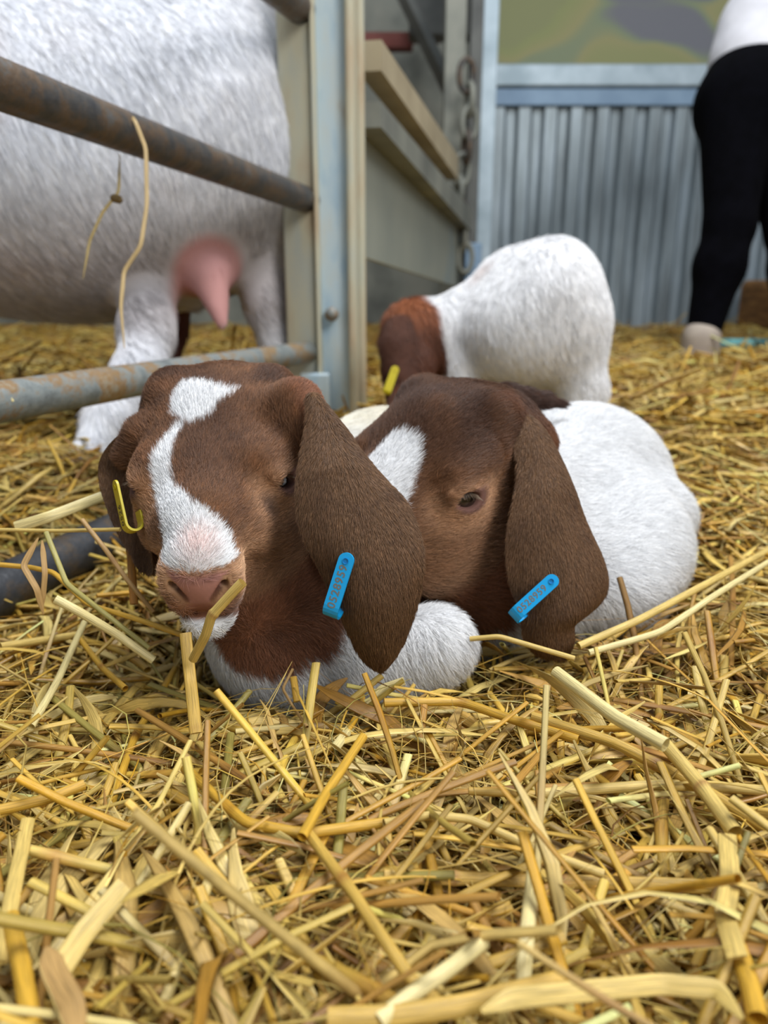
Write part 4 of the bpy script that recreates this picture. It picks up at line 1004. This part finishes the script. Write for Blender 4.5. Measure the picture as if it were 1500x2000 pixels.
PAL = [srgb(c[0], c[1] - 5, c[2] - 16) for c in ((214, 178, 88), (226, 198, 118), (204, 160, 68), (236, 216, 150), (178, 138, 76), (152, 112, 60), (200, 176, 96), (158, 148, 84), (212, 186, 122), (206, 162, 62))]
PALW = np.array([.24, .20, .13, .11, .10, .03, .07, .02, .06, .04])

def strands(P, Wd, Th, up, tint, rnd, nseg, joint=None):
    """N stalks as one vertex/face set. P [N,K,3], Wd/Th [N,K] half sizes, up [N,3]"""
    Nn, K, _ = P.shape; T = np.gradient(P, axis=1); T /= np.linalg.norm(T, axis=2, keepdims=True) + 1e-12
    S_ = np.cross(T, up); S_ /= np.linalg.norm(S_, axis=2, keepdims=True) + 1e-12; U_ = np.cross(S_, T)
    a = np.arange(nseg) * 2 * np.pi / nseg
    V = P[:, :, None, :] + Wd[:, :, None, None] * np.cos(a)[None, None, :, None] * S_[:, :, None, :] + Th[:, :, None, None] * np.sin(a)[None, None, :, None] * U_[:, :, None, :]
    base = (np.arange(Nn) * K * nseg)[:, None, None]
    k = np.arange(K - 1)[None, :, None]; i = np.arange(nseg)[None, None, :]
    f = np.stack(np.broadcast_arrays(base + k * nseg + i, base + k * nseg + (i + 1) % nseg, base + (k + 1) * nseg + (i + 1) % nseg, base + (k + 1) * nseg + i), -1).reshape(-1, 4)
    ln = np.concatenate([np.zeros((Nn, 1)), np.cumsum(np.linalg.norm(np.diff(P, axis=1), axis=2), axis=1)], 1)
    fib = np.stack([np.broadcast_to((ln * 40)[:, :, None], (Nn, K, nseg)), np.broadcast_to((1 - np.abs(np.linspace(-1, 1, nseg)))[None, None, :], (Nn, K, nseg)), np.broadcast_to(rnd[:, None, None], (Nn, K, nseg))], -1).reshape(-1, 3)
    tc_ = np.broadcast_to(tint[:, :, None, :] if tint.ndim == 3 else tint[:, None, None, :], (Nn, K, nseg, 3)).reshape(-1, 3)
    return V.reshape(-1, 3), f, tc_, fib
def straw_shape(rng, n, L_, W_, kind, K=9):
    """local stalks along +x, centred; kind 0 round stalk, 1 flat leaf, 2 hair-thin"""
    t = np.linspace(-0.5, 0.5, K); P = np.zeros((n, K, 3)); P[:, :, 0] = t * L_[:, None]
    bow = rng.normal(0, 1, n) * np.where(kind == 0, .035, np.where(kind == 1, .16, .32)); bz = rng.normal(0, 1, n) * np.where(kind == 0, .015, np.where(kind == 1, .09, .10))
    P[:, :, 1] = (bow * L_)[:, None] * (1 - 4 * t * t); P[:, :, 2] = (bz * L_)[:, None] * (1 - 4 * t * t)
    kink = rng.random(n) < .38; kt = rng.uniform(-.3, .3, n); ka = rng.normal(0, .6, n); kz = rng.normal(0, .25, n)
    m = np.maximum(t[None] - kt[:, None], 0) * kink[:, None] * L_[:, None]
    P[:, :, 1] += m * np.sin(ka)[:, None]; P[:, :, 0] -= m * (1 - np.cos(ka))[:, None]; P[:, :, 2] += m * kz[:, None]
    prof = np.where((kind == 1)[:, None], np.clip(1.15 - (np.abs(t)[None] * 2) ** 3, .12, 1), np.where((kind == 0)[:, None], 1.0, np.clip(1.1 - np.abs(t)[None] * 1.4, .2, 1)))
    jt = rng.uniform(-.42, .42, n); jn = np.exp(-((t[None] - jt[:, None]) / .045) ** 2) * (kind == 0)[:, None]
    Wd = W_[:, None] * prof * (1 + .18 * jn) * (1 + .08 * rng.normal(0, 1, (n, K)) * (kind == 1)[:, None])
    Th = Wd * np.where(kind == 0, rng.uniform(.22, .90, n), np.where(kind == 1, .10, .6))[:, None]
    tw = rng.normal(0, .5, n) * (kind == 1)
    up = np.stack([np.zeros(n), np.sin(tw), np.cos(tw)], 1)[:, None, :] * np.ones((1, K, 1)); tws = rng.normal(0, 2.6, n) * (kind == 1)
    ang = tw[:, None] + tws[:, None] * t[None]; up = np.stack([0 * ang, np.sin(ang), np.cos(ang)], -1)
    c = np.array(PAL)[rng.choice(len(PAL), n, p=PALW / PALW.sum())] * np.exp(np.clip(rng.normal(-.04, .2, (n, 1)), -.6, .16))
    c = np.where((kind == 1)[:, None], c * .35 + .65 * np.array(PAL)[rng.choice([3, 4, 5, 8, 1, 1], n)], c)
    tint = c[:, None, :] * (1 - .45 * jn[:, :, None] * np.array([.7, 1.0, 1.0])) * (1 + .10 * rng.normal(0, 1, (n, K, 1)))
    return P, Wd, Th, up, np.clip(tint, 0, .82), rng.random(n)
def place(P, up, loc, az, el):
    ce, se, ca, sa = np.cos(el), np.sin(el), np.cos(az), np.sin(az)
    R = np.zeros((len(az), 3, 3)); R[:, 0, 0] = ca * ce; R[:, 0, 1] = -sa; R[:, 0, 2] = -ca * se; R[:, 1, 0] = sa * ce; R[:, 1, 1] = ca; R[:, 1, 2] = -sa * se; R[:, 2, 0] = se; R[:, 2, 2] = ce
    return np.einsum('nij,nkj->nki', R, P) + loc[:, None, :], np.einsum('nij,nkj->nki', R, up)
# where bodies lie: stalks that would run through them are dropped
BODY = np.concatenate([V1, V2])[::23]; BN = np.concatenate([normals(V1, Q1), normals(V2, Q2)])[::23]
from mathutils import kdtree
kd = kdtree.KDTree(len(BODY))
for i_, p_ in enumerate(BODY): kd.insert(p_, i_)
kd.balance()
def clear(P):
    keep = np.ones(len(P), bool)
    near = np.where((P[:, :, 1].max(1) > .27) & (P[:, :, 1].min(1) < .75) & (P[:, :, 0].max(1) > -.17) & (P[:, :, 0].min(1) < .29))[0]
    for i in near:
        for p in P[i, ::2]:
            if p[2] < -.035: continue
            _, j, d = kd.find(p)
            if d < .03 and (p - BODY[j]) @ BN[j] < -.004 or (-.09 < p[0] < .05 and .42 < p[1] < .66 and p[2] > .0) or (.05 < p[0] < .21 and .48 < p[1] < .68 and p[2] > .0) or (d < .012 and p[2] > .035):
                keep[i] = False; break
    return keep
def mat_straw(seed, n, ylo, yhi, lay, Lr, Wr, kinds, K, nseg, xw=None, sc_el=.13):
    rng = np.random.default_rng(seed)
    u = rng.random(n); yy = 1 / (1 / ylo + (1 / yhi - 1 / ylo) * u); half = yy * .62 + .10
    xx = rng.uniform(-1, 1, n) * half + (yy * .0)
    kind = rng.choice(3, n, p=kinds)
    L_ = rng.uniform(Lr[0], Lr[1], n) * np.where(kind == 0, 1.15, np.where(kind == 1, .8, .9)); W_ = rng.uniform(Wr[0], Wr[1], n) * np.where(kind == 0, 1, np.where(kind == 1, 1.55, .28))
    P, Wd, Th, up, tint, rnd = straw_shape(rng, n, L_, W_, kind, K)
    az = rng.uniform(0, 2 * np.pi, n); el = rng.normal(0, sc_el, n)
    z = ground_z(xx, yy) + rng.uniform(lay[0], lay[1], n)
    P, up = place(P, up, np.stack([xx, yy, z], 1), az, el)
    gz = ground_z(P[:, :, 0], P[:, :, 1]); P[:, :, 2] = P[:, :, 2] * .45 + (gz + (z - ground_z(xx, yy))[:, None] + (P[:, :, 2] - z[:, None]) * .8) * .55
    k = clear(P); return strands(P[k], Wd[k], Th[k], up[k], tint[k], rnd[k], nseg), P
def stuff_mesh(name, parts, label):
    V = []; F_ = []; T_ = []; B_ = []; o = 0
    for v, f, t, fb in parts: V.append(v); F_.append(f + o); T_.append(t); B_.append(fb); o += len(v)
    ob = mesh_obj(name, np.concatenate(V), np.concatenate(F_), M_straw, attrs={'tint': np.concatenate(T_), 'fib': np.concatenate(B_)})
    return tag(ob, label, 'straw', kind='stuff')
near_a, _ = mat_straw(1, 7600, .115, .62, (-.040, .004), (.05, .19), (.0009, .0023), (.42, .40, .18), 9, 6)
near_b, _ = mat_straw(2, 3400, .11, .60, (-.004, .010), (.04, .15), (.0007, .0019), (.38, .34, .28), 9, 6, sc_el=.30)
near_d, _ = mat_straw(7, 5500, .11, .60, (-.008, .012), (.03, .10), (.0007, .0016), (.0, .0, 1.0), 9, 4, sc_el=.25)
near_c, _ = mat_straw(3, 8500, .11, .70, (-.034, .010), (.012, .05), (.0004, .0013), (.22, .43, .35), 6, 4, sc_el=.5)
mid_a, _ = mat_straw(4, 12000, .50, 1.5, (-.018, .010), (.04, .15), (.0009, .0024), (.55, .35, .10), 6, 4, sc_el=.16)
far_a, _ = mat_straw(5, 14000, 1.1, 3.62, (-.012, .014), (.07, .24), (.0018, .004), (.55, .45, .0), 5, 4, sc_el=.14)
stuff_mesh('straw_bedding', (near_a, near_b, near_c, near_d), 'golden loose straw bedding, tangled stalks and leaves across the foreground')
stuff_mesh('straw_bedding', (mid_a, far_a), 'paler blurred straw bedding stretching away behind the kids to the wall')

# individual stalks lying on top of the bedding
rng = np.random.default_rng(42)
tmpl = []
NT = 40
kind = rng.choice(3, NT, p=(.62, .30, .08))
L_ = rng.uniform(.05, .18, NT) * np.where(kind == 1, .75, 1); W_ = rng.uniform(.0013, .0024, NT) * np.where(kind == 0, 1, np.where(kind == 1, 1.6, .4))
Pt, Wt, Tt, upt, tt, rt = straw_shape(rng, NT, L_, W_, kind, 15)
PALN = {0: 'round', 1: 'flat leaf-like', 2: 'thin'}
for i in range(NT):
    v, f, t, fb = strands(Pt[i:i + 1], Wt[i:i + 1], Tt[i:i + 1], upt[i:i + 1], tt[i:i + 1], rt[i:i + 1], 10)
    me = bpy.data.meshes.new('straw_stalk'); me.from_pydata([tuple(p) for p in v], [], [tuple(int(q) for q in g) for g in f]); me.update()
    me.polygons.foreach_set('use_smooth', np.ones(len(me.polygons), bool)); me.materials.append(M_straw)
    for nm, a_ in (('tint', t), ('fib', fb)):
        at_ = me.attributes.new(nm, 'FLOAT_COLOR', 'POINT'); at_.data.foreach_set('color', np.concatenate([a_, np.ones((len(a_), 1))], 1).astype(np.float32).ravel())
    tmpl.append(me)
SEEN = set()
def pxy(p):
    d = np.array(p) - CAM; z = d @ FWD; return 750 + F_PX * (d @ RGT) / z, 1000 - F_PX * (d @ UPV) / z
def stalk_label(o, i):
    """look first (length, colour, shape, lie), then where it lies on the bedding"""
    R = o.rotation_euler.to_matrix(); a = R @ Vector(tuple(Pt[i][0])) + o.location; b_ = R @ Vector(tuple(Pt[i][-1])) + o.location
    (x0_, y0_), (x1_, y1_) = pxy(a), pxy(b_); cx_, cy_ = pxy(o.location); dx, dy = x1_ - x0_, y0_ - y1_
    if dx < 0: dx, dy = -dx, -dy
    an = math.degrees(math.atan2(dy, dx + 1e-9))
    lay = 'level' if abs(an) < 15 else ('end-on' if abs(an) > 68 else ('slanting up right' if an > 0 else 'slanting down right'))
    c = tt[i].mean(0); lum = c.mean(); sat = c[2] / max(c[0], 1e-6)
    coln = 'brown' if lum < .20 else ('pale' if sat > .42 else ('golden' if sat > .2 else 'deep yellow'))
    kn = ('straw stalk', 'flat straw leaf', 'thin straw')[kind[i]]; ln = 'short' if L_[i] < .075 else ('long' if L_[i] > .115 else 'middling')
    row = 'at the bottom edge' if cy_ > 1850 else ('in the lower foreground' if cy_ > 1650 else ('in the middle foreground' if cy_ > 1480 else 'near the kids'))
    cl = ('far left', 'left', 'left of centre', 'right of centre', 'right', 'far right')[int(np.clip(cx_ / 250, 0, 5))]
    return ('%s %s %s %s %s, %s' % (ln, coln, kn, lay, row, cl)).replace('end-on in the', 'end-on in').replace('middling deep', 'deep')
cnt = 0; tries = 0
while cnt < 262 and tries < 4000:
    tries += 1; i = int(rng.integers(NT)); u = rng.random(); yy = 1 / (1 / .125 + (1 / .52 - 1 / .125) * u); xx = rng.uniform(-1, 1) * (yy * .55 + .03)
    az = rng.uniform(0, 2 * math.pi); el = rng.normal(0, .12); lf = rng.uniform(.004, .013)
    P, _ = place(Pt[i:i + 1], upt[i:i + 1], np.array([[xx, yy, float(ground_z(xx, yy)) + lf]]), np.array([az]), np.array([el]))
    sx_, sy_ = pxy(P[0].mean(0))
    if not (20 < sx_ < 1480 and sy_ < 1985) or not clear(P)[0]: continue
    o = bpy.data.objects.new('straw_stalk', tmpl[i])
    o.location = (xx, yy, float(ground_z(xx, yy)) + lf); o.rotation_euler = (0, -el, az)
    lb = stalk_label(o, i)
    if lb in SEEN: bpy.data.objects.remove(o); continue
    SEEN.add(lb); col.objects.link(o)
    tag(o, lb, 'straw', 'loose stalks on top of the straw bedding'); cnt += 1

def stalk(pts, wpx, color, label, flat=.8, joints=(), name='straw_stalk', cat='straw', leaf=False, group=None):
    """one long stalk through sight points (px, py, distance); wpx is its width in cm"""
    q = np.array([at(*p) for p in pts]); K0 = len(q); u = np.linspace(0, K0 - 1, (K0 - 1) * 10 + 1); i = np.clip(u.astype(int), 0, K0 - 2); f = (u - i)[:, None]
    pp = q[i] * (1 - f) + q[i + 1] * f
    for _ in range(2): pp[1:-1] = (pp[:-2] + 2 * pp[1:-1] + pp[2:]) / 4
    K = len(pp); w = np.full(K, wpx / 200.0); tt_ = np.linspace(0, 1, K)
    if leaf: w = w * np.clip(1.2 - (np.abs(tt_ * 2 - 1)) ** 3, .15, 1)
    c = np.tile(srgb(*color), (K, 1))
    for j in joints:
        g_ = np.exp(-((tt_ - j) / .018) ** 2); w = w * (1 + .2 * g_); c = c * (1 - .5 * g_[:, None] * np.array([.7, 1, 1]))
    up = np.tile(-(pp.mean(0) - CAM) / np.linalg.norm(pp.mean(0) - CAM), (K, 1))
    rr = np.random.default_rng(abs(hash(label)) % 1000 if False else len(label) * 7 + int(pts[0][0]))
    v, fq, t, fb = strands(pp[None], w[None], (w * flat)[None], up[None], np.clip(c, 0, 1)[None], np.array([rr.random()]), 12)
    ob = mesh_obj(name, v, fq, M_straw, attrs={'tint': t, 'fib': fb}); return tag(ob, label, cat, group)
def gd(px, py, lift=.012):
    """distance at which the sight line meets the straw surface"""
    k = (py - 1000) / F_PX; d = .3
    for _ in range(12):
        p = at(px, py, d); g = float(ground_z(p[0], p[1])) + lift; dz = -(sp + k * cp); d = d * .4 + .6 * ((g - CAM_H) / dz)
    return d
def lie(pts, *a, lift=.014, **k): return stalk([(x, y, gd(x, y, lift) - .0) for x, y in pts], *a, **k)
GLD, PAL_, YEL, PALE, TANC, GRN, BRN = (204, 166, 76), (220, 190, 108), (210, 164, 56), (232, 214, 150), (188, 150, 92), (172, 162, 90), (150, 114, 72)
stalk([(474, 1137, .300), (452, 1160, .302), (413, 1203, .306), (402, 1240, .312), (377, 1288, .325)], .40, PAL_, "bent pale straw hanging from the front kid's mouth", joints=(.48,))
stalk([(362, 1236, .335), (372, 1330, .330), (383, 1432, .318)], .52, GLD, "upright flattened golden straw below the front kid's chin", flat=.3, joints=(.97,))
lie([(383, 1435), (345, 1530), (312, 1600), (270, 1720), (215, 1840), (170, 1960)], .50, PAL_, 'long pale straw running from below the chin to the lower left corner', joints=(.3,))
lie([(345, 1300), (262, 1440), (210, 1590)], .34, YEL, 'amber straw slanting down left of the upright flattened stalk', joints=(.5,))
stalk([(1085, 1312, gd(1085, 1312, .045)), (1200, 1400, gd(1200, 1400, .046)), (1300, 1455, gd(1300, 1455, .046))], .52, PALE, 'thick pale cut straw poking up right of the kids, cut end uppermost')
lie([(1300, 1455), (1365, 1530), (1435, 1625)], .52, PAL_, 'thick golden straw ending beside the right edge below the pale cut one', joints=(.55,), lift=.03)
lie([(750, 1372), (900, 1370), (1000, 1405), (1130, 1445)], .40, YEL, 'deep yellow straw arching across the bedding under the second kid', joints=(.35, .75), lift=.02)
lie([(1040, 1400), (1200, 1450), (1370, 1540), (1500, 1620)], .46, GLD, 'long golden straw crossing to the right edge behind the thick pale one', joints=(.5,), lift=.022)
lie([(1060, 1550), (1180, 1540), (1300, 1532), (1420, 1538), (1500, 1545)], .40, PAL_, 'pale straw lying level towards the right edge below the crossing stalks', lift=.02)
lie([(915, 1545), (1050, 1552)], .30, GLD, 'short golden straw lying level beside a kinked pale one', lift=.02)
lie([(750, 1712), (900, 1715), (1100, 1722), (1300, 1728), (1480, 1738)], .44, GLD, 'broad golden straw lying level across the lower right bedding', flat=.35, joints=(.22, .5), lift=.02)
lie([(750, 1608), (840, 1592), (920, 1600), (1050, 1660), (1180, 1708)], .30, PAL_, 'slender pale arched straw above the broad level one', lift=.026)
stalk([(1042, 1702, gd(1042, 1702, .03)), (1032, 1800, gd(1032, 1800, .03)), (1018, 1950, gd(1018, 1950, .022))], .42, PALE, 'upright pale straw in the lower middle of the foreground', flat=.5)
lie([(945, 1838), (880, 1890), (800, 1945), (740, 1995)], .40, PALE, 'pale cut straw with a whitish end near the bottom edge', lift=.03)
lie([(600, 1625), (690, 1745), (760, 1850), (800, 1910), (860, 1965)], .34, GLD, 'long golden straw slanting down right across the lower middle', joints=(.2,), lift=.028)
lie([(360, 1500), (480, 1608), (590, 1628), (760, 1606)], .36, YEL, 'yellow straw bowing across the middle left foreground', joints=(.25,), lift=.024)
lie([(710, 1438), (640, 1545), (590, 1635)], .34, YEL, 'orange-tipped straw standing askew in the middle foreground', lift=.03)
lie([(0, 1582), (95, 1560), (165, 1532)], .40, YEL, 'short yellow straw at the left edge of the foreground', lift=.03)
lie([(55, 1600), (30, 1720), (0, 1880)], .46, PAL_, 'flattened pale straw running down the left edge', flat=.3, lift=.03)
lie([(20, 1790), (45, 1900), (62, 2010)], .48, YEL, 'golden straw leaning at the bottom left corner', lift=.03)
lie([(90, 1850), (105, 1900), (140, 1960), (150, 2040)], .60, TANC, 'broad dull tan straw leaf at the bottom left corner', flat=.1, leaf=True, lift=.034)
lie([(100, 1920), (165, 1820), (245, 1730)], .62, PAL_, 'broad pale straw leaf leaning up from the lower left', flat=.12, lift=.03)
lie([(940, 1975), (1000, 1950), (1150, 1935), (1290, 1922), (1400, 1932), (1450, 1990)], .48, PAL_, 'broad pale folded straw leaf along the bottom right', flat=.12, leaf=True, lift=.034)
lie([(640, 1990), (760, 1985), (900, 1965), (1100, 1915)], .5, GLD, 'golden straw lying along the bottom edge', flat=.4, lift=.03)
lie([(1420, 1630), (1426, 1720), (1415, 1790), (1440, 1870)], .55, PAL_, 'broad pale straw leaf standing at the right edge', flat=.14, lift=.034)
lie([(1440, 1850), (1465, 1925), (1480, 1990)], .5, YEL, 'yellow straw at the bottom right corner', lift=.03)
lie([(1130, 1262), (1250, 1210), (1380, 1140), (1500, 1075)], .40, PAL_, 'long pale straw rising to the right edge beside the second kid', lift=.03)
lie([(1150, 1275), (1290, 1235), (1400, 1160), (1500, 1098)], .34, PALE, 'thinner pale straw running just below the long rising one', lift=.028)
stalk([(920, 1250, .385), (975, 1243, .380), (1050, 1265, .372), (1120, 1285, .37)], .30, PAL_, "thin pale straw across the tip of the second kid's ear", lift=None) if False else stalk([(918, 1248, .385), (975, 1243, .380), (1050, 1265, .374), (1122, 1286, .372)], .26, PAL_, "thin pale straw across the tip of the second kid's ear")
stalk([(573, 1322, .372), (580, 1370, .366)], .34, YEL, "short yellow straw standing against the front kid's white chest", flat=.5)
stalk([(600, 1420, gd(600, 1420, .02)), (572, 1380, .362), (552, 1345, .362), (572, 1306, .365)], .13, TANC, "hair-thin bent straw in front of the front kid's chest")
stalk([(790, 1330, .366), (745, 1345, .366), (700, 1400, .362), (655, 1460, gd(655, 1460, .02))], .40, PALE, "pale split straw under the tip of the front kid's ear", flat=.3)
# left side
lie([(0, 1263), (75, 1252), (150, 1240)], .42, PAL_, 'pale straw lying level at the left edge below the bottom rail', lift=.02)
lie([(152, 1243), (200, 1305), (245, 1345)], .30, YEL, 'amber straw dropping from the crossing of three straws at the left', joints=(.5,), lift=.03)
lie([(60, 1420), (110, 1335), (165, 1215)], .36, PALE, 'pale straw slanting up to the crossing at the left', lift=.028)
stalk([(108, 1170, .36), (150, 1192, .362), (230, 1240, .372), (300, 1290, .375)], .42, PALE, 'greenish-white cut straw below the bottom rail, cut end to the left')
stalk([(90, 1040, .38), (110, 1090, .372), (130, 1140, .366), (200, 1195, .372), (290, 1265, .376)], .26, GRN, 'thin greenish straw lying over the bottom rail')
stalk([(0, 1103, .40), (60, 1108, .40), (105, 1118, .395), (170, 1180, .38), (270, 1210, .37), (355, 1240, .36)], .26, YEL, 'orange-yellow straw curving across the bottom rail to the muzzle')
stalk([(160, 1015, .385), (205, 1072, .38), (250, 1135, .378), (300, 1195, .38)], .24, TANC, 'dull brown jointed straw slanting behind the muzzle', joints=(.45,))
stalk([(0, 1035, .40), (110, 1037, .395), (235, 1034, .385)], .20, PAL_, 'thin pale straw lying level above the bottom rail')
stalk([(75, 1050, .37), (45, 1105, .366), (72, 1150, .364), (85, 1200, .366)], .30, TANC, 'bent tan straw leaf hanging over the bottom rail', flat=.15, leaf=True)
stalk([(82, 1055, .37), (88, 1120, .366), (82, 1190, .366)], .26, TANC, 'narrow tan straw leaf beside the bent one on the bottom rail', flat=.15, leaf=True)
stalk([(30, 1030, .42), (95, 1010, .42), (200, 970, .44)], .62, PALE, 'broad pale straw on the heap behind the bottom rail', flat=.25)
stalk([(253, 1052, .41), (262, 1180, .395)], .42, (190, 130, 50), 'upright orange-brown straw in the shade beside the muzzle', flat=.4)
# hanging from the rails
rp_ = on_plane(GA, GB, 255, 240)
dr = float((rp_ - CAM) @ FWD) - .022
stalk([(232, 212, dr + .03), (262, 232, dr - .004), (285, 290, dr - .002), (287, 400, dr), (275, 480, dr), (242, 530, dr), (236, 600, dr), (243, 680, dr)], .34, (206, 178, 124), 'long limp straw draped over the top rail', flat=.15, leaf=True)
stalk([(234, 300, dr + .045), (232, 375, dr + .04), (200, 415, dr + .04), (175, 470, dr + .04), (162, 545, dr + .04)], .26, (196, 172, 110), 'shorter knotted straw hanging behind the top rail', flat=.3, leaf=True)
stalk([(215, 385, dr + .04), (240, 392, dr + .038)], .7, (120, 96, 50), 'small brown tuft on the straw hanging behind the top rail', name='straw_tuft', flat=.5, leaf=True)
q_ = on_plane(GA, GB, 247, 750); d2 = float((q_ - CAM) @ FWD) - .017
stalk([(236, 782, d2), (243, 760, d2 - .001), (254, 738, d2)], .22, PALE, 'scrap of pale straw stuck to the middle rail', flat=.2, leaf=True)
q_ = on_plane(GA, GB, 18, 775); d2 = float((q_ - CAM) @ FWD) - .017
stalk([(8, 764, d2), (18, 774, d2), (26, 784, d2)], .16, PALE, 'tiny pale chip on the middle rail near the left edge', flat=.3)
